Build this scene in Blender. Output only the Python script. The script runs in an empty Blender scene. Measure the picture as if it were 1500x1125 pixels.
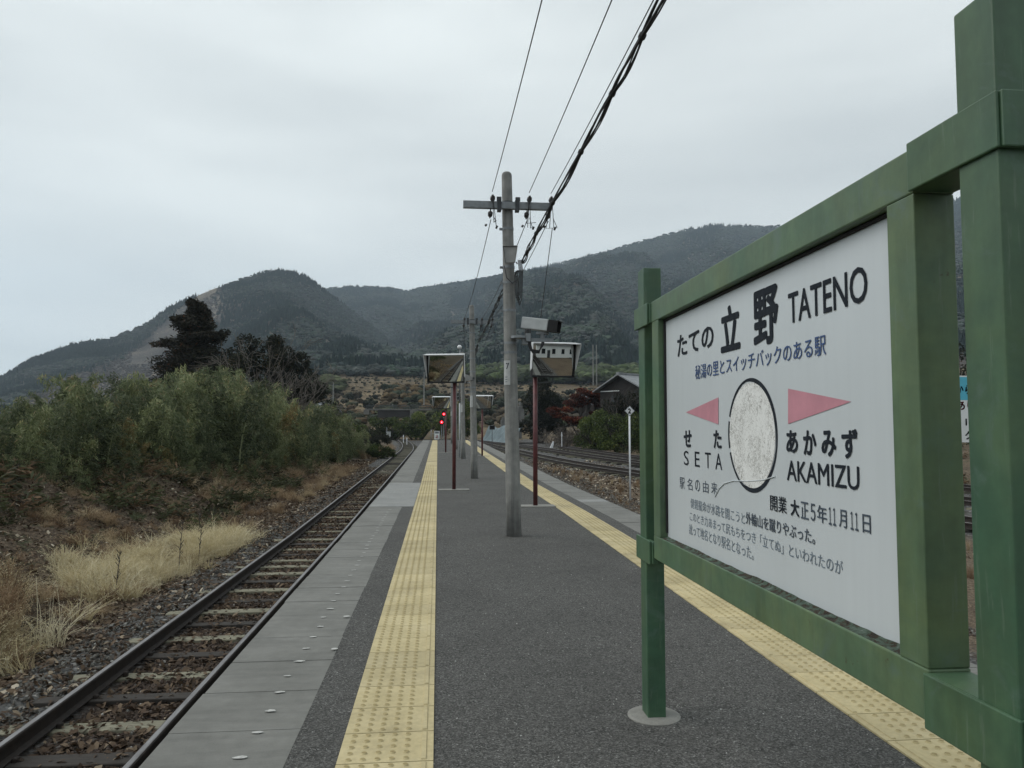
import bpy, bmesh, math, random
import numpy as np
from mathutils import Vector, Matrix, Euler

# ------------------------------------------------------------------ scene, camera, light
SC = bpy.context.scene
COL = SC.collection
R = math.radians
random.seed(7)
RNG = np.random.default_rng(11)

F_PX, CX, CY, CAM_H = 1100.0, 750.0, 562.5, 1.35          # photograph pixels, platform is z = 0
HOR, VPX = 628.0, 641.0
PITCH = math.atan((HOR - CY) / F_PX)
YAW = math.atan((CX - VPX) / F_PX * math.cos(PITCH))
cam = bpy.data.cameras.new("camera")
cam.sensor_fit = 'HORIZONTAL'; cam.sensor_width = 36.0
cam.lens = F_PX / 1500.0 * 36.0
cam.clip_start = 0.05; cam.clip_end = 20000
cam_o = bpy.data.objects.new("camera", cam); COL.objects.link(cam_o)
cam_o.location = (0, 0, CAM_H)
cam_o.rotation_euler = (R(90) + PITCH, 0, -YAW)
SC.camera = cam_o
SC.render.engine = 'CYCLES'
SC.cycles.use_denoising = True
SC.cycles.max_bounces = 6; SC.cycles.diffuse_bounces = 3; SC.cycles.transparent_max_bounces = 12
SC.cycles.volume_bounces = 0
SC.view_settings.view_transform = 'Standard'; SC.view_settings.look = 'None'
SC.view_settings.exposure = 0.22; SC.view_settings.gamma = 1.0

SUN_EL, SUN_AZ = R(46), R(-82)       # azimuth from +Y towards +X: the bright part of the overcast is on the left
wd = bpy.data.worlds.new("World"); SC.world = wd; wd.use_nodes = True
nt = wd.node_tree; nt.nodes.clear()
def WN(t, **k):
    n = nt.nodes.new(t)
    for a, b in k.items(): setattr(n, a, b)
    return n
wout = WN('ShaderNodeOutputWorld'); wbg = WN('ShaderNodeBackground'); wbg.inputs['Strength'].default_value = 0.1
sky = WN('ShaderNodeTexSky', sky_type='NISHITA', sun_disc=False, sun_elevation=SUN_EL, sun_rotation=SUN_AZ)
tc = WN('ShaderNodeTexCoord'); mp = WN('ShaderNodeMapping'); mp.inputs['Scale'].default_value = (0.9, 0.9, 4.2)
mp.inputs['Location'].default_value = (0.35, 0.1, 0.2); mp.inputs['Rotation'].default_value = (0.06, -0.10, 0.5)
n1 = WN('ShaderNodeTexNoise'); n1.inputs['Scale'].default_value = 1.5; n1.inputs['Detail'].default_value = 4.0
n1.inputs['Roughness'].default_value = 0.45; n1.inputs['Distortion'].default_value = 0.35
cr = WN('ShaderNodeValToRGB'); cr.color_ramp.elements[0].position = 0.33; cr.color_ramp.elements[1].position = 0.66
cr.color_ramp.elements[0].color = (6.0, 6.45, 6.55, 1); cr.color_ramp.elements[1].color = (8.5, 9.0, 8.95, 1)
mx = WN('ShaderNodeMix', data_type='RGBA'); mx.inputs[0].default_value = 0.97
L = nt.links.new
L(tc.outputs['Generated'], mp.inputs['Vector']); L(mp.outputs[0], n1.inputs['Vector']); L(n1.outputs[0], cr.inputs[0])
L(sky.outputs[0], mx.inputs[6]); L(cr.outputs[0], mx.inputs[7]); L(mx.outputs[2], wbg.inputs['Color']); L(wbg.outputs[0], wout.inputs[0])

sun = bpy.data.lights.new("sun", 'SUN'); sun.energy = 1.5; sun.angle = R(45); sun.color = (1.0, 0.97, 0.93)
sun_o = bpy.data.objects.new("sun", sun); COL.objects.link(sun_o)
sd = Vector((math.sin(SUN_AZ) * math.cos(SUN_EL), math.cos(SUN_AZ) * math.cos(SUN_EL), math.sin(SUN_EL)))
sun_o.rotation_euler = sd.to_track_quat('Z', 'Y').to_euler(); sun_o.location = sd * 60 + Vector((0, 0, 20))

# ------------------------------------------------------------------ helpers
_fw = np.array([math.sin(YAW) * math.cos(PITCH), math.cos(YAW) * math.cos(PITCH), math.sin(PITCH)])
_rt = np.array([math.cos(YAW), -math.sin(YAW), 0.0]); _up = np.cross(_rt, _fw); _C = np.array([0, 0, CAM_H])
def ray(x, y): return _fw + (x - CX) / F_PX * _rt - (y - CY) / F_PX * _up
def atY(x, y, Y): d = ray(x, y); return _C + d * (Y / d[1])
def atX(x, y, X): d = ray(x, y); return _C + d * (X / d[0])

def _h(ix, iy, s):
    n = (ix.astype(np.int64) * 374761393 + iy.astype(np.int64) * 668265263 + s * 974634541) & 0xffffffff
    n = ((n ^ (n >> 13)) * 1274126177) & 0xffffffff
    n = (n ^ (n >> 16)) & 0xffffffff
    return n / 4294967295.0
def vnoise(x, y, s=0):
    x = np.asarray(x, float); y = np.asarray(y, float)
    ix = np.floor(x); iy = np.floor(y); fx = x - ix; fy = y - iy
    fx = fx * fx * (3 - 2 * fx); fy = fy * fy * (3 - 2 * fy)
    a = _h(ix, iy, s); b = _h(ix + 1, iy, s); c = _h(ix, iy + 1, s); d = _h(ix + 1, iy + 1, s)
    return (a * (1 - fx) + b * fx) * (1 - fy) + (c * (1 - fx) + d * fx) * fy
def fbm(x, y, s=0, o=4):
    v = 0; a = .5; t = 0
    for k in range(o):
        v = v + a * vnoise(np.asarray(x) * 2 ** k, np.asarray(y) * 2 ** k, s + k * 17); t += a; a *= .5
    return v / t
def sstep(a, b, x):
    t = np.clip((np.asarray(x, float) - a) / (b - a), 0, 1); return t * t * (3 - 2 * t)

def tag(o, label=None, cat=None, group=None, kind=None):
    if label: o['label'] = label
    if cat: o['category'] = cat
    if group: o['group'] = group
    if kind: o['kind'] = kind
    return o
def empty(name, loc=(0, 0, 0), rz=0.0):
    o = bpy.data.objects.new(name, None); COL.objects.link(o)
    o.location = loc; o.rotation_euler = (0, 0, rz); o.empty_display_size = .2
    return o
def copy_tree(o, parent=None):
    c = o.copy(); COL.objects.link(c)
    if parent: c.parent = parent
    for ch in o.children: copy_tree(ch, c)
    return c

class MB:
    """collects shapes and links them as ONE mesh object"""
    def __init__(s): s.v = []; s.f = []; s.m = []; s.n = 0; s.t = []
    def add(s, vs, fs, mi=0, tint=None):
        b = s.n; s.v.extend([tuple(map(float, p)) for p in vs]); s.n += len(vs)
        for k, f in enumerate(fs):
            s.f.append(tuple(i + b for i in f)); s.m.append(mi); s.t.append(tint if tint is not None else 0.5)
    def box(s, lo, hi, mi=0, rot=None, about=None, tint=None):
        x0, y0, z0 = lo; x1, y1, z1 = hi
        vs = [(x0,y0,z0),(x1,y0,z0),(x1,y1,z0),(x0,y1,z0),(x0,y0,z1),(x1,y0,z1),(x1,y1,z1),(x0,y1,z1)]
        if rot is not None:
            c = Vector(about) if about is not None else Vector(((x0+x1)/2,(y0+y1)/2,(z0+z1)/2))
            vs = [c + rot @ (Vector(p) - c) for p in vs]
        s.add(vs, [(0,3,2,1),(4,5,6,7),(0,1,5,4),(1,2,6,5),(2,3,7,6),(3,0,4,7)], mi, tint)
    def tube(s, pts, rad, n=8, mi=0, cap=True, tint=None):
        P = [Vector(p) for p in pts]; k = len(P)
        rr = rad if hasattr(rad, '__len__') else [rad] * k
        t0 = (P[1] - P[0]).normalized()
        u = t0.orthogonal().normalized(); vs = []
        for i in range(k):
            t = (P[min(i+1,k-1)] - P[max(i-1,0)])
            t = t.normalized() if t.length > 1e-9 else t0
            u = (u - t * u.dot(t))
            u = u.normalized() if u.length > 1e-6 else t.orthogonal().normalized()
            w = t.cross(u)
            for j in range(n):
                a = 2 * math.pi * j / n
                vs.append(P[i] + (u * math.cos(a) + w * math.sin(a)) * rr[i])
        fs = []
        for i in range(k - 1):
            for j in range(n):
                a = i*n + j; b = i*n + (j+1) % n
                fs.append((a, b, b + n, a + n))
        if cap:
            fs.append(tuple(range(n))[::-1]); fs.append(tuple(range((k-1)*n, k*n)))
        s.add(vs, fs, mi, tint)
    def lathe(s, prof, n=16, org=(0,0,0), mi=0):
        vs = []; fs = []; k = len(prof)
        for r, z in prof:
            for j in range(n):
                a = 2*math.pi*j/n; vs.append((org[0]+r*math.cos(a), org[1]+r*math.sin(a), org[2]+z))
        for i in range(k-1):
            for j in range(n):
                a = i*n+j; b = i*n+(j+1) % n; fs.append((a, b, b+n, a+n))
        fs.append(tuple(range(n))[::-1]); fs.append(tuple(range((k-1)*n, k*n)))
        s.add(vs, fs, mi)
    def sweep(s, prof, path, mi=0):
        """prof: closed (u to the right, v up); path: points"""
        n = len(prof); vs = []; fs = []; k = len(path); P = [Vector(p) for p in path]
        for i in range(k):
            t = P[min(i+1,k-1)] - P[max(i-1,0)]; t.z = 0; t.normalize()
            r = Vector((t.y, -t.x, 0))
            for u, v in prof: vs.append(P[i] + r*u + Vector((0,0,v)))
        for i in range(k-1):
            for j in range(n):
                a = i*n+j; b = i*n+(j+1) % n; fs.append((a, b, b+n, a+n))
        fs.append(tuple(range(n))); fs.append(tuple(range((k-1)*n, k*n))[::-1])
        s.add(vs, fs, mi)
    def build(s, name, mats, parent=None, smooth=False, bevel=0.0, loc=None, tints=False):
        me = bpy.data.meshes.new(name); me.from_pydata(s.v, [], s.f)
        mats = mats if isinstance(mats, (list, tuple)) else [mats]
        for m in mats: me.materials.append(m)
        if len(mats) > 1: me.polygons.foreach_set('material_index', s.m)
        if smooth: me.polygons.foreach_set('use_smooth', [True] * len(s.f))
        if tints:
            a = me.attributes.new('tint', 'FLOAT', 'FACE'); a.data.foreach_set('value', s.t)
        me.update(); return link(name, me, parent, bevel, loc)
def link(name, me, parent=None, bevel=0.0, loc=None):
    o = bpy.data.objects.new(name, me); COL.objects.link(o)
    if parent is not None: o.parent = parent
    if loc is not None: o.location = loc
    if bevel:
        b = o.modifiers.new('bevel', 'BEVEL'); b.width = bevel; b.segments = 2; b.limit_method = 'ANGLE'; b.angle_limit = R(40)
        b.harden_normals = False
    return o
def arrmesh(name, V, Fq, mat, tint=None, smooth=False):
    """fast mesh from arrays; Fq is (n,3) or (n,4)"""
    me = bpy.data.meshes.new(name); n, k = Fq.shape
    me.vertices.add(len(V)); me.vertices.foreach_set('co', np.ascontiguousarray(V, np.float32).ravel())
    me.loops.add(n*k); me.loops.foreach_set('vertex_index', np.ascontiguousarray(Fq, np.int32).ravel())
    me.polygons.add(n); me.polygons.foreach_set('loop_start', np.arange(0, n*k, k, dtype=np.int32))
    me.polygons.foreach_set('loop_total', np.full(n, k, np.int32))
    if smooth: me.polygons.foreach_set('use_smooth', np.ones(n, bool))
    me.update(calc_edges=True)
    for m in (mat if isinstance(mat, (list, tuple)) else [mat]): me.materials.append(m)
    if tint is not None:
        a = me.attributes.new('tint', 'FLOAT', 'FACE'); a.data.foreach_set('value', np.ascontiguousarray(tint, np.float32))
    return me

# ------------------------------------------------------------------ materials
MATS = {}
class NT:
    def __init__(s, name):
        s.m = bpy.data.materials.new(name); s.m.use_nodes = True; s.t = s.m.node_tree; s.t.nodes.clear()
        s.out = s.n('ShaderNodeOutputMaterial'); MATS[name] = s.m
    def n(s, t, **k):
        x = s.t.nodes.new(t)
        for a, b in k.items(): setattr(x, a, b)
        return x
    def l(s, a, b): s.t.links.new(a, b)
    def pos(s, scale=(1,1,1), obj=False):
        if obj: src = s.n('ShaderNodeTexCoord').outputs['Object']
        else: src = s.n('ShaderNodeNewGeometry').outputs['Position']
        m = s.n('ShaderNodeMapping'); m.inputs['Scale'].default_value = scale; s.l(src, m.inputs['Vector']); return m.outputs[0]
    def noise(s, vec, scale, detail=4, rough=.55, dist=0.0):
        x = s.n('ShaderNodeTexNoise'); x.inputs['Scale'].default_value = scale; x.inputs['Detail'].default_value = detail
        x.inputs['Roughness'].default_value = rough; x.inputs['Distortion'].default_value = dist
        s.l(vec, x.inputs['Vector']); return x.outputs[0]
    def voro(s, vec, scale, out='Distance', feature='F1'):
        x = s.n('ShaderNodeTexVoronoi', feature=feature); x.inputs['Scale'].default_value = scale
        s.l(vec, x.inputs['Vector']); return x.outputs[out]
    def ramp(s, fac, stops):
        x = s.n('ShaderNodeValToRGB'); e = x.color_ramp.elements
        while len(e) < len(stops): e.new(0.5)
        for k, (p, c) in enumerate(stops):
            e[k].position = p; e[k].color = (c if hasattr(c, '__len__') else (c, c, c)) + ((1,) if not hasattr(c, '__len__') or len(c) == 3 else ())
        s.l(fac, x.inputs[0]); return x.outputs[0]
    def mix(s, f, a, b, mode='MIX'):
        x = s.n('ShaderNodeMix', data_type='RGBA', blend_type=mode)
        for v, i in ((f, 0), (a, 6), (b, 7)):
            if hasattr(v, 'links') or hasattr(v, 'is_linked'): s.l(v, x.inputs[i])
            elif i == 0: x.inputs[0].default_value = v
            else: x.inputs[i].default_value = tuple(v) + (1,)
        return x.outputs[2]
    def mul(s, a, b):
        x = s.n('ShaderNodeMath', operation='MULTIPLY')
        for v, i in ((a, 0), (b, 1)):
            if hasattr(v, 'is_linked'): s.l(v, x.inputs[i])
            else: x.inputs[i].default_value = v
        return x.outputs[0]
    def attr(s, name, inst=False, out='Fac'):
        x = s.n('ShaderNodeAttribute', attribute_name=name); x.attribute_type = 'INSTANCER' if inst else 'GEOMETRY'
        return x.outputs[out]
    def surf(s, color, rough=.8, metal=0.0, bump=None, bstr=.3, bdist=.01, spec=.5, sub=None):
        p = s.n('ShaderNodeBsdfPrincipled')
        for v, nm in ((color, 'Base Color'), (rough, 'Roughness'), (metal, 'Metallic'), (spec, 'Specular IOR Level')):
            if hasattr(v, 'is_linked'): s.l(v, p.inputs[nm])
            else: p.inputs[nm].default_value = (tuple(v) + (1,)) if hasattr(v, '__len__') else v
        if bump is not None:
            b = s.n('ShaderNodeBump'); b.inputs['Strength'].default_value = bstr; b.inputs['Distance'].default_value = bdist
            s.l(bump, b.inputs['Height']); s.l(b.outputs[0], p.inputs['Normal'])
        s.l(p.outputs[0], s.out.inputs[0]); return s.m
    def leaf(s, color, trans=.3, rough=.7):
        p = s.n('ShaderNodeBsdfPrincipled'); s.l(color, p.inputs['Base Color']); p.inputs['Roughness'].default_value = rough
        p.inputs['Specular IOR Level'].default_value = .25
        t = s.n('ShaderNodeBsdfTranslucent'); s.l(color, t.inputs[0]); m = s.n('ShaderNodeMixShader'); m.inputs[0].default_value = trans
        s.l(p.outputs[0], m.inputs[1]); s.l(t.outputs[0], m.inputs[2]); s.l(m.outputs[0], s.out.inputs[0]); return s.m

def plain(name, c, rough=.6, metal=0., var=.25, scale=6., obj=True, bump=0.):
    q = NT(name); v = q.pos(obj=obj); a = q.noise(v, scale, 5)
    lo = tuple(x*(1-var) for x in c); hi = tuple(min(1, x*(1+var)) for x in c)
    col = q.ramp(a, [(.3, lo), (.7, hi)])
    return q.surf(col, rough, metal, bump=a if bump else None, bstr=bump)
def foliage(name, stops, trans=.3, inst=False):
    q = NT(name); f = q.attr('tint', inst); return q.leaf(q.ramp(f, stops), trans)

# asphalt with visible aggregate
q = NT('asphalt'); v = q.pos(); vo = q.voro(v, 150., 'Color'); sep = q.n('ShaderNodeSeparateColor'); q.l(vo, sep.inputs[0])
fine = q.voro(v, 150., 'Distance'); big = q.noise(v, .9, 5, .6); mid = q.noise(v, 9., 3)
c = q.ramp(sep.outputs[0], [(.0, (.011,.011,.010)), (.45, (.054,.0535,.050)), (.90, (.155,.153,.145)), (.992, (.22,.218,.21)), (1., (.42,.42,.40))])
c = q.mix(.85, c, q.ramp(big, [(.25, .62), (.5, .95), (.75, 1.2)]), 'MULTIPLY'); c = q.mix(.4, c, q.ramp(mid, [(.3, .7), (.7, 1.15)]), 'MULTIPLY')
wv_ = q.n('ShaderNodeVectorMath', operation='ADD'); nz_ = q.n('ShaderNodeTexNoise'); nz_.inputs['Scale'].default_value = 3.; q.l(v, nz_.inputs['Vector']); sc_v = q.n('ShaderNodeVectorMath', operation='SCALE'); sc_v.inputs['Scale'].default_value = .35; q.l(nz_.outputs['Color'], sc_v.inputs[0]); q.l(v, wv_.inputs[0]); q.l(sc_v.outputs[0], wv_.inputs[1])
crk = q.ramp(q.voro(wv_.outputs[0], .42, 'Distance', 'DISTANCE_TO_EDGE'), [(.0, 1.), (.006, 0.)]); cm = q.ramp(q.noise(v, .5, 3), [(.52, 0.), (.60, .75)]); c = q.mix(q.mul(crk, cm), c, (.008,.008,.007))
sx = q.n('ShaderNodeSeparateXYZ'); q.l(v, sx.inputs[0])                       # faint day joints across the platform
fr = q.n('ShaderNodeMath', operation='FRACT'); mm_ = q.n('ShaderNodeMath', operation='MULTIPLY_ADD'); mm_.inputs[1].default_value = 1/5.3; mm_.inputs[2].default_value = .13; q.l(sx.outputs[1], mm_.inputs[0]); q.l(mm_.outputs[0], fr.inputs[0])
c = q.mix(q.mul(q.ramp(fr.outputs[0], [(.0, 1.), (.004, .0)]), .5), c, (.02,.02,.019))
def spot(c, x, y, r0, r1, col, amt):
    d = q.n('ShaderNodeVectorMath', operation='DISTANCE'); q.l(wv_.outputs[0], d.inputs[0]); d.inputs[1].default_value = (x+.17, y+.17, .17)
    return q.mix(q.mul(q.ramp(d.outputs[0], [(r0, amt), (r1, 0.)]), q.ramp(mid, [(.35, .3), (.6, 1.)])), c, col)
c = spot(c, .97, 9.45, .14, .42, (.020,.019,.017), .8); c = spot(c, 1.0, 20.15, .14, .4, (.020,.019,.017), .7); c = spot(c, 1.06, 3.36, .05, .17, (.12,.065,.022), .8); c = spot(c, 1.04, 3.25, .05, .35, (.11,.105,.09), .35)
c = spot(c, .4, 5.2, .2, 1.3, (.035,.034,.031), .5); c = spot(c, 1.3, 7.0, .2, 1.0, (.12,.118,.11), .3)
q.surf(c, .85, bump=fine, bstr=.65, bdist=.006, spec=.3)
# concrete edge slabs
def concrete(name, lo, hi, sc=1.0, streak=True):
    q = NT(name); v = q.pos(); a = q.noise(v, 1.6*sc, 6, .65); b = q.noise(v, 14*sc, 4, .6); g = q.noise(v, 160, 2)
    c = q.ramp(a, [(.3, lo), (.7, hi)]); c = q.mix(.5, c, q.ramp(b, [(.3, .75), (.65, 1.08)]), 'MULTIPLY')
    if streak:
        w = q.noise(q.pos((.6, 5., 1.)), 2.2, 4, .6); c = q.mix(.35, c, q.ramp(w, [(.38, .6), (.55, 1.0)]), 'MULTIPLY')
    c = q.mix(.35, c, q.ramp(g, [(.3, .75), (.7, 1.15)]), 'MULTIPLY')
    return q.surf(c, .85, bump=b, bstr=.15, bdist=.004)
concrete('concrete_edge', (.128,.128,.116), (.190,.189,.174)); concrete('concrete_light', (.20,.205,.20), (.26,.262,.25))
concrete('concrete_wall', (.10,.10,.095), (.19,.185,.17)); concrete('concrete_pad', (.17,.168,.15), (.26,.255,.235), 3, False)
q = NT('pole_concrete'); v = q.pos(obj=True); a = q.noise(v, 7, 5); w = q.noise(q.pos((9, 9, .5), obj=True), 2, 5, .65)
c = q.ramp(a, [(.3, (.17,.172,.165)), (.7, (.27,.27,.255))]); c = q.mix(.7, c, q.ramp(w, [(.35, .6), (.6, 1.08)]), 'MULTIPLY')
g = q.noise(v, 90, 3); c = q.mix(.4, c, q.ramp(g, [(.3, .7), (.7, 1.15)]), 'MULTIPLY'); q.surf(c, .85, bump=g, bstr=.15, bdist=.003)
# tactile tiles
q = NT('tactile_yellow'); v = q.pos(); a = q.noise(v, 3, 5); b = q.noise(v, 40, 4); t = q.attr('tint')
c = q.ramp(a, [(.25, (.38,.315,.165)), (.5, (.465,.39,.215)), (.75, (.51,.435,.255))])
c = q.mix(.6, c, q.ramp(t, [(0., .70), (.4, .95), (1., 1.08)]), 'MULTIPLY'); c = q.mix(.45, c, q.ramp(b, [(.3, .70), (.6, 1.05)]), 'MULTIPLY'); c = q.mix(q.ramp(q.noise(v, 1.1, 7, .7, .5), [(.52, 0.), (.68, .5)]), c, (.20,.165,.10))
q.surf(c, .75, bump=b, bstr=.08, bdist=.002)
q = NT('tactile_worn'); v = q.pos(); b = q.noise(v, 60, 3); q.surf(q.ramp(b, [(.3, (.23,.18,.075)), (.7, (.33,.265,.12))]), .8)
plain('white_paint_mark', (.40,.40,.38), .7, var=.3, scale=60, obj=False)
# green painted steel
def green(name, dark, light, rusty):
    q = NT(name); v = q.pos(); a = q.noise(v, 3.2, 6, .62, .6); b = q.noise(v, 24, 5, .6); s_ = q.noise(q.pos((6, 6, .8)), 3., 5, .6)
    c = q.ramp(a, [(.28, dark), (.5, tuple((x+y)/2 for x, y in zip(dark, light))), (.72, light)])
    c = q.mix(.6, c, q.ramp(b, [(.3, .78), (.65, 1.08)]), 'MULTIPLY'); c = q.mix(.5, c, q.ramp(s_, [(.35, .7), (.6, 1.05)]), 'MULTIPLY')
    tw = q.noise(v, 1.7, 5, .6, .8); c = q.mix(.6, c, q.ramp(tw, [(.32, (.62,.95,.98)), (.5, (1.,1.,1.)), (.68, (1.28,1.10,.80))]), 'MULTIPLY')
    scr = q.ramp(q.noise(q.pos((30, 30, 2.2)), 2., 6, .7, .4), [(.60, 0.), (.66, .45)]); c = q.mix(scr, c, (.12,.165,.12))
    r = q.ramp(q.noise(v, 11, 8, .7), [(rusty, 0.), (rusty + .05, 1.)]); c = q.mix(r, c, (.055,.026,.010))
    chalk = q.ramp(q.noise(v, 5.5, 6, .7, 1.2), [(.55, 0.), (.72, .6)]); c = q.mix(chalk, c, (.095,.145,.125))
    return q.surf(c, .5, bump=b, bstr=.06, bdist=.002)
green('green_paint', (.036,.085,.050), (.074,.134,.068), .69)
green('green_frame', (.060,.113,.066), (.115,.174,.088), .66)
q = NT('rotten_sill'); v = q.pos(); a = q.noise(v, 30, 7, .7, .8)
q.surf(q.ramp(a, [(.36, (.012,.012,.009)), (.44, (.045,.028,.014)), (.50, (.055,.085,.06)), (.62, (.10,.14,.11)), (.72, (.32,.34,.32))]), .9, bump=a, bstr=1., bdist=.02)
q = NT('sign_white'); v = q.pos(); a = q.noise(v, 1.8, 4); w = q.noise(q.pos((1, 14, .7)), 2.0, 5)
c = q.ramp(a, [(.3, (.52,.56,.575)), (.7, (.55,.59,.605))]); c = q.mix(.3, c, q.ramp(w, [(.35, .94), (.6, 1.02)]), 'MULTIPLY'); q.surf(c, .32)
def ink(name, c, fade=.0):
    q = NT(name); v = q.pos(); a = q.noise(v, 26, 6, .7)
    q.surf(q.ramp(a, [(.3, c), (.62, tuple(min(1, x*1.3 + .004) for x in c)), (.76, tuple(min(1, x*1.8 + .012) for x in c))]), .8, spec=.15)
ink('ink_black', (.012,.016,.022)); ink('ink_grey', (.055,.07,.09)); ink('ink_blue', (.055,.09,.19)); ink('ink_pale', (.12,.15,.18))
plain('ink_pink', (.50,.225,.27), .45, var=.12, scale=12, obj=False); plain('ink_red', (.45,.03,.03), .5)
q = NT('worn_photo'); v = q.pos(); c = q.ramp(q.noise(v, 5, 4), [(.3, (.68,.69,.67)), (.7, (.76,.77,.75))])
for sc_, ds, lo, hi, w_ in ((11, 5., .38, .52, .016), (24, 3., .40, .54, .026), (48, 1.5, .44, .56, .04)):
    ln = q.ramp(q.noise(v, sc_, 3, .5, ds), [(.5-w_, 0.), (.5, 1.), (.5+w_, 0.)]); mk = q.ramp(q.noise(v, sc_*.35, 3), [(lo, 0.), (hi, .85)]); c = q.mix(q.mul(ln, mk), c, (.20,.19,.17))
c = q.mix(q.ramp(q.noise(v, 26, 7, .8), [(.62, 0.), (.74, .25)]), c, (.40,.385,.35)); q.surf(c, .75)
# metals and small things
plain('steel_galv', (.20,.215,.225), .5, .35, .2, 20); plain('steel_dark', (.05,.055,.06), .6, .3, .3, 20)
plain('red_post', (.085,.020,.021), .5, 0, .35, 9); plain('white_enamel', (.66,.67,.68), .4, 0, .1, 12); plain('cable_black', (.012,.012,.013), .6, 0, .2)
plain('camera_grey', (.40,.42,.42), .5, 0, .12, 10); plain('black_plastic', (.012,.012,.013), .85, 0, .2); plain('speaker_grey', (.27,.27,.26), .6, 0, .15, 10)
plain('plate_grey', (.38,.39,.385), .5, 0, .12, 20); plain('porcelain', (.05,.045,.045), .3, 0, .2); plain('white_stake', (.6,.62,.64), .55, 0, .15, 30)
q = NT('mirror_glass'); q.surf((.62,.65,.64), .015, 1.0)
q = NT('rail_side'); v = q.pos(); a = q.noise(v, 12, 6, .65); q.surf(q.ramp(a, [(.3, (.010,.008,.007)), (.7, (.032,.022,.017))]), .8, .1, bump=a, bstr=.2)
q = NT('rail_top'); v = q.pos((6, .6, 6)); a = q.noise(v, 6, 5, .6); q.surf(q.ramp(a, [(.3, (.15,.14,.14)), (.7, (.30,.29,.29))]), .42, .75)
def wood(name, lo, hi):
    q = NT(name); v = q.pos((1.2, 14, 14), obj=False); a = q.noise(v, 5, 6, .65, .3); b = q.noise(q.pos(), 3, 4)
    c = q.ramp(a, [(.3, lo), (.7, hi)]); c = q.mix(.5, c, q.ramp(b, [(.3, .6), (.65, 1.1)]), 'MULTIPLY'); q.surf(c, .9, bump=a, bstr=.4, bdist=.01)
wood('sleeper_pale', (.11,.105,.075), (.27,.255,.185)); wood('sleeper_dark', (.016,.014,.012), (.05,.042,.035)); wood('old_wood', (.03,.026,.022), (.08,.07,.06))
q = NT('stone_grey'); t = q.attr('tint', True); v = q.pos(); n = q.noise(v, 40, 3)
c = q.ramp(t, [(0., (.040,.024,.017)), (.34, (.080,.058,.043)), (.46, (.078,.072,.060)), (.75, (.125,.122,.108)), (.93, (.20,.195,.18)), (1., (.36,.35,.32))]); q.surf(q.mix(.5, c, q.ramp(n, [(.3, .6), (.7, 1.15)]), 'MULTIPLY'), .85)
q = NT('litter_leaf'); t = q.attr('tint', True); c = q.ramp(t, [(0., (.032,.022,.015)), (.45, (.082,.054,.035)), (.8, (.155,.112,.074)), (.95, (.29,.235,.165)), (1., (.42,.37,.29))]); q.leaf(c, .15, .8)
q = NT('dry_grass_blade'); t = q.attr('tint', True); t2 = q.attr('tint'); c = q.ramp(t, [(0., (.22,.155,.085)), (.3, (.43,.355,.205)), (.7, (.63,.55,.345)), (1., (.70,.64,.46))])
c = q.mix(.55, c, q.ramp(t2, [(0., .55), (1., 1.15)]), 'MULTIPLY'); q.leaf(c, .3, .75)
q = NT('rust_grass_blade'); t = q.attr('tint', True); t2 = q.attr('tint'); c = q.ramp(t, [(0., (.11,.070,.042)), (.5, (.26,.175,.105)), (1., (.46,.37,.235))])
c = q.mix(.5, c, q.ramp(t2, [(0., .6), (1., 1.15)]), 'MULTIPLY'); q.leaf(c, .3, .75)
q = NT('weed_leaf'); t = q.attr('tint', True); t2 = q.attr('tint'); c = q.ramp(t, [(0., (.030,.026,.014)), (.35, (.050,.058,.026)), (.65, (.085,.095,.042)), (.8, (.12,.085,.05)), (1., (.17,.11,.065))])
c = q.mix(.5, c, q.ramp(t2, [(0., .5), (1., 1.3)]), 'MULTIPLY'); q.leaf(c, .3)
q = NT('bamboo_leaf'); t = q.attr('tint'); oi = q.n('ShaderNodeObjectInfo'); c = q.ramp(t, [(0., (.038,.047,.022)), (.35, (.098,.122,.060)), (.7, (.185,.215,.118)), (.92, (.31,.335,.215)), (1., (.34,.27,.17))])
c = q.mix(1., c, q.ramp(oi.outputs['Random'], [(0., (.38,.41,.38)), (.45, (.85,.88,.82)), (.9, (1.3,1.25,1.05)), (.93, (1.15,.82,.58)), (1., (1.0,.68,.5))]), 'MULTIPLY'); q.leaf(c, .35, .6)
plain('bamboo_culm', (.20,.22,.10), .5, 0, .4, 5)
foliage('cedar_leaf', [(0., (.008,.009,.006)), (.5, (.022,.021,.012)), (.85, (.040,.032,.018)), (1., (.10,.038,.018))], .2)
foliage('dark_leaf', [(0., (.008,.010,.006)), (.6, (.024,.027,.014)), (.9, (.05,.05,.025)), (1., (.09,.06,.025))], .2)
foliage('maple_leaf', [(0., (.028,.012,.008)), (.5, (.085,.022,.012)), (.85, (.17,.038,.020)), (1., (.23,.095,.030))], .3)
foliage('bush_leaf', [(0., (.016,.024,.008)), (.4, (.055,.080,.020)), (.8, (.12,.155,.040)), (1., (.19,.20,.06))], .3)
foliage('brush_twig', [(0., (.04,.032,.026)), (.5, (.085,.070,.058)), (1., (.16,.14,.12))], .1)
plain('bark', (.045,.038,.032), .9, 0, .4, 8, bump=.3); plain('bark_pale', (.12,.105,.09), .9, 0, .3, 8, bump=.3)
q = NT('forest_tree'); t = q.attr('tint', True, 'Color'); oi = q.n('ShaderNodeNewGeometry'); n = q.noise(q.pos(), .25, 3)
q.surf(q.mix(.8, t, q.ramp(n, [(.3, .55), (.7, 1.3)]), 'MULTIPLY'), .9, spec=.1)
M = MATS
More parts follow.
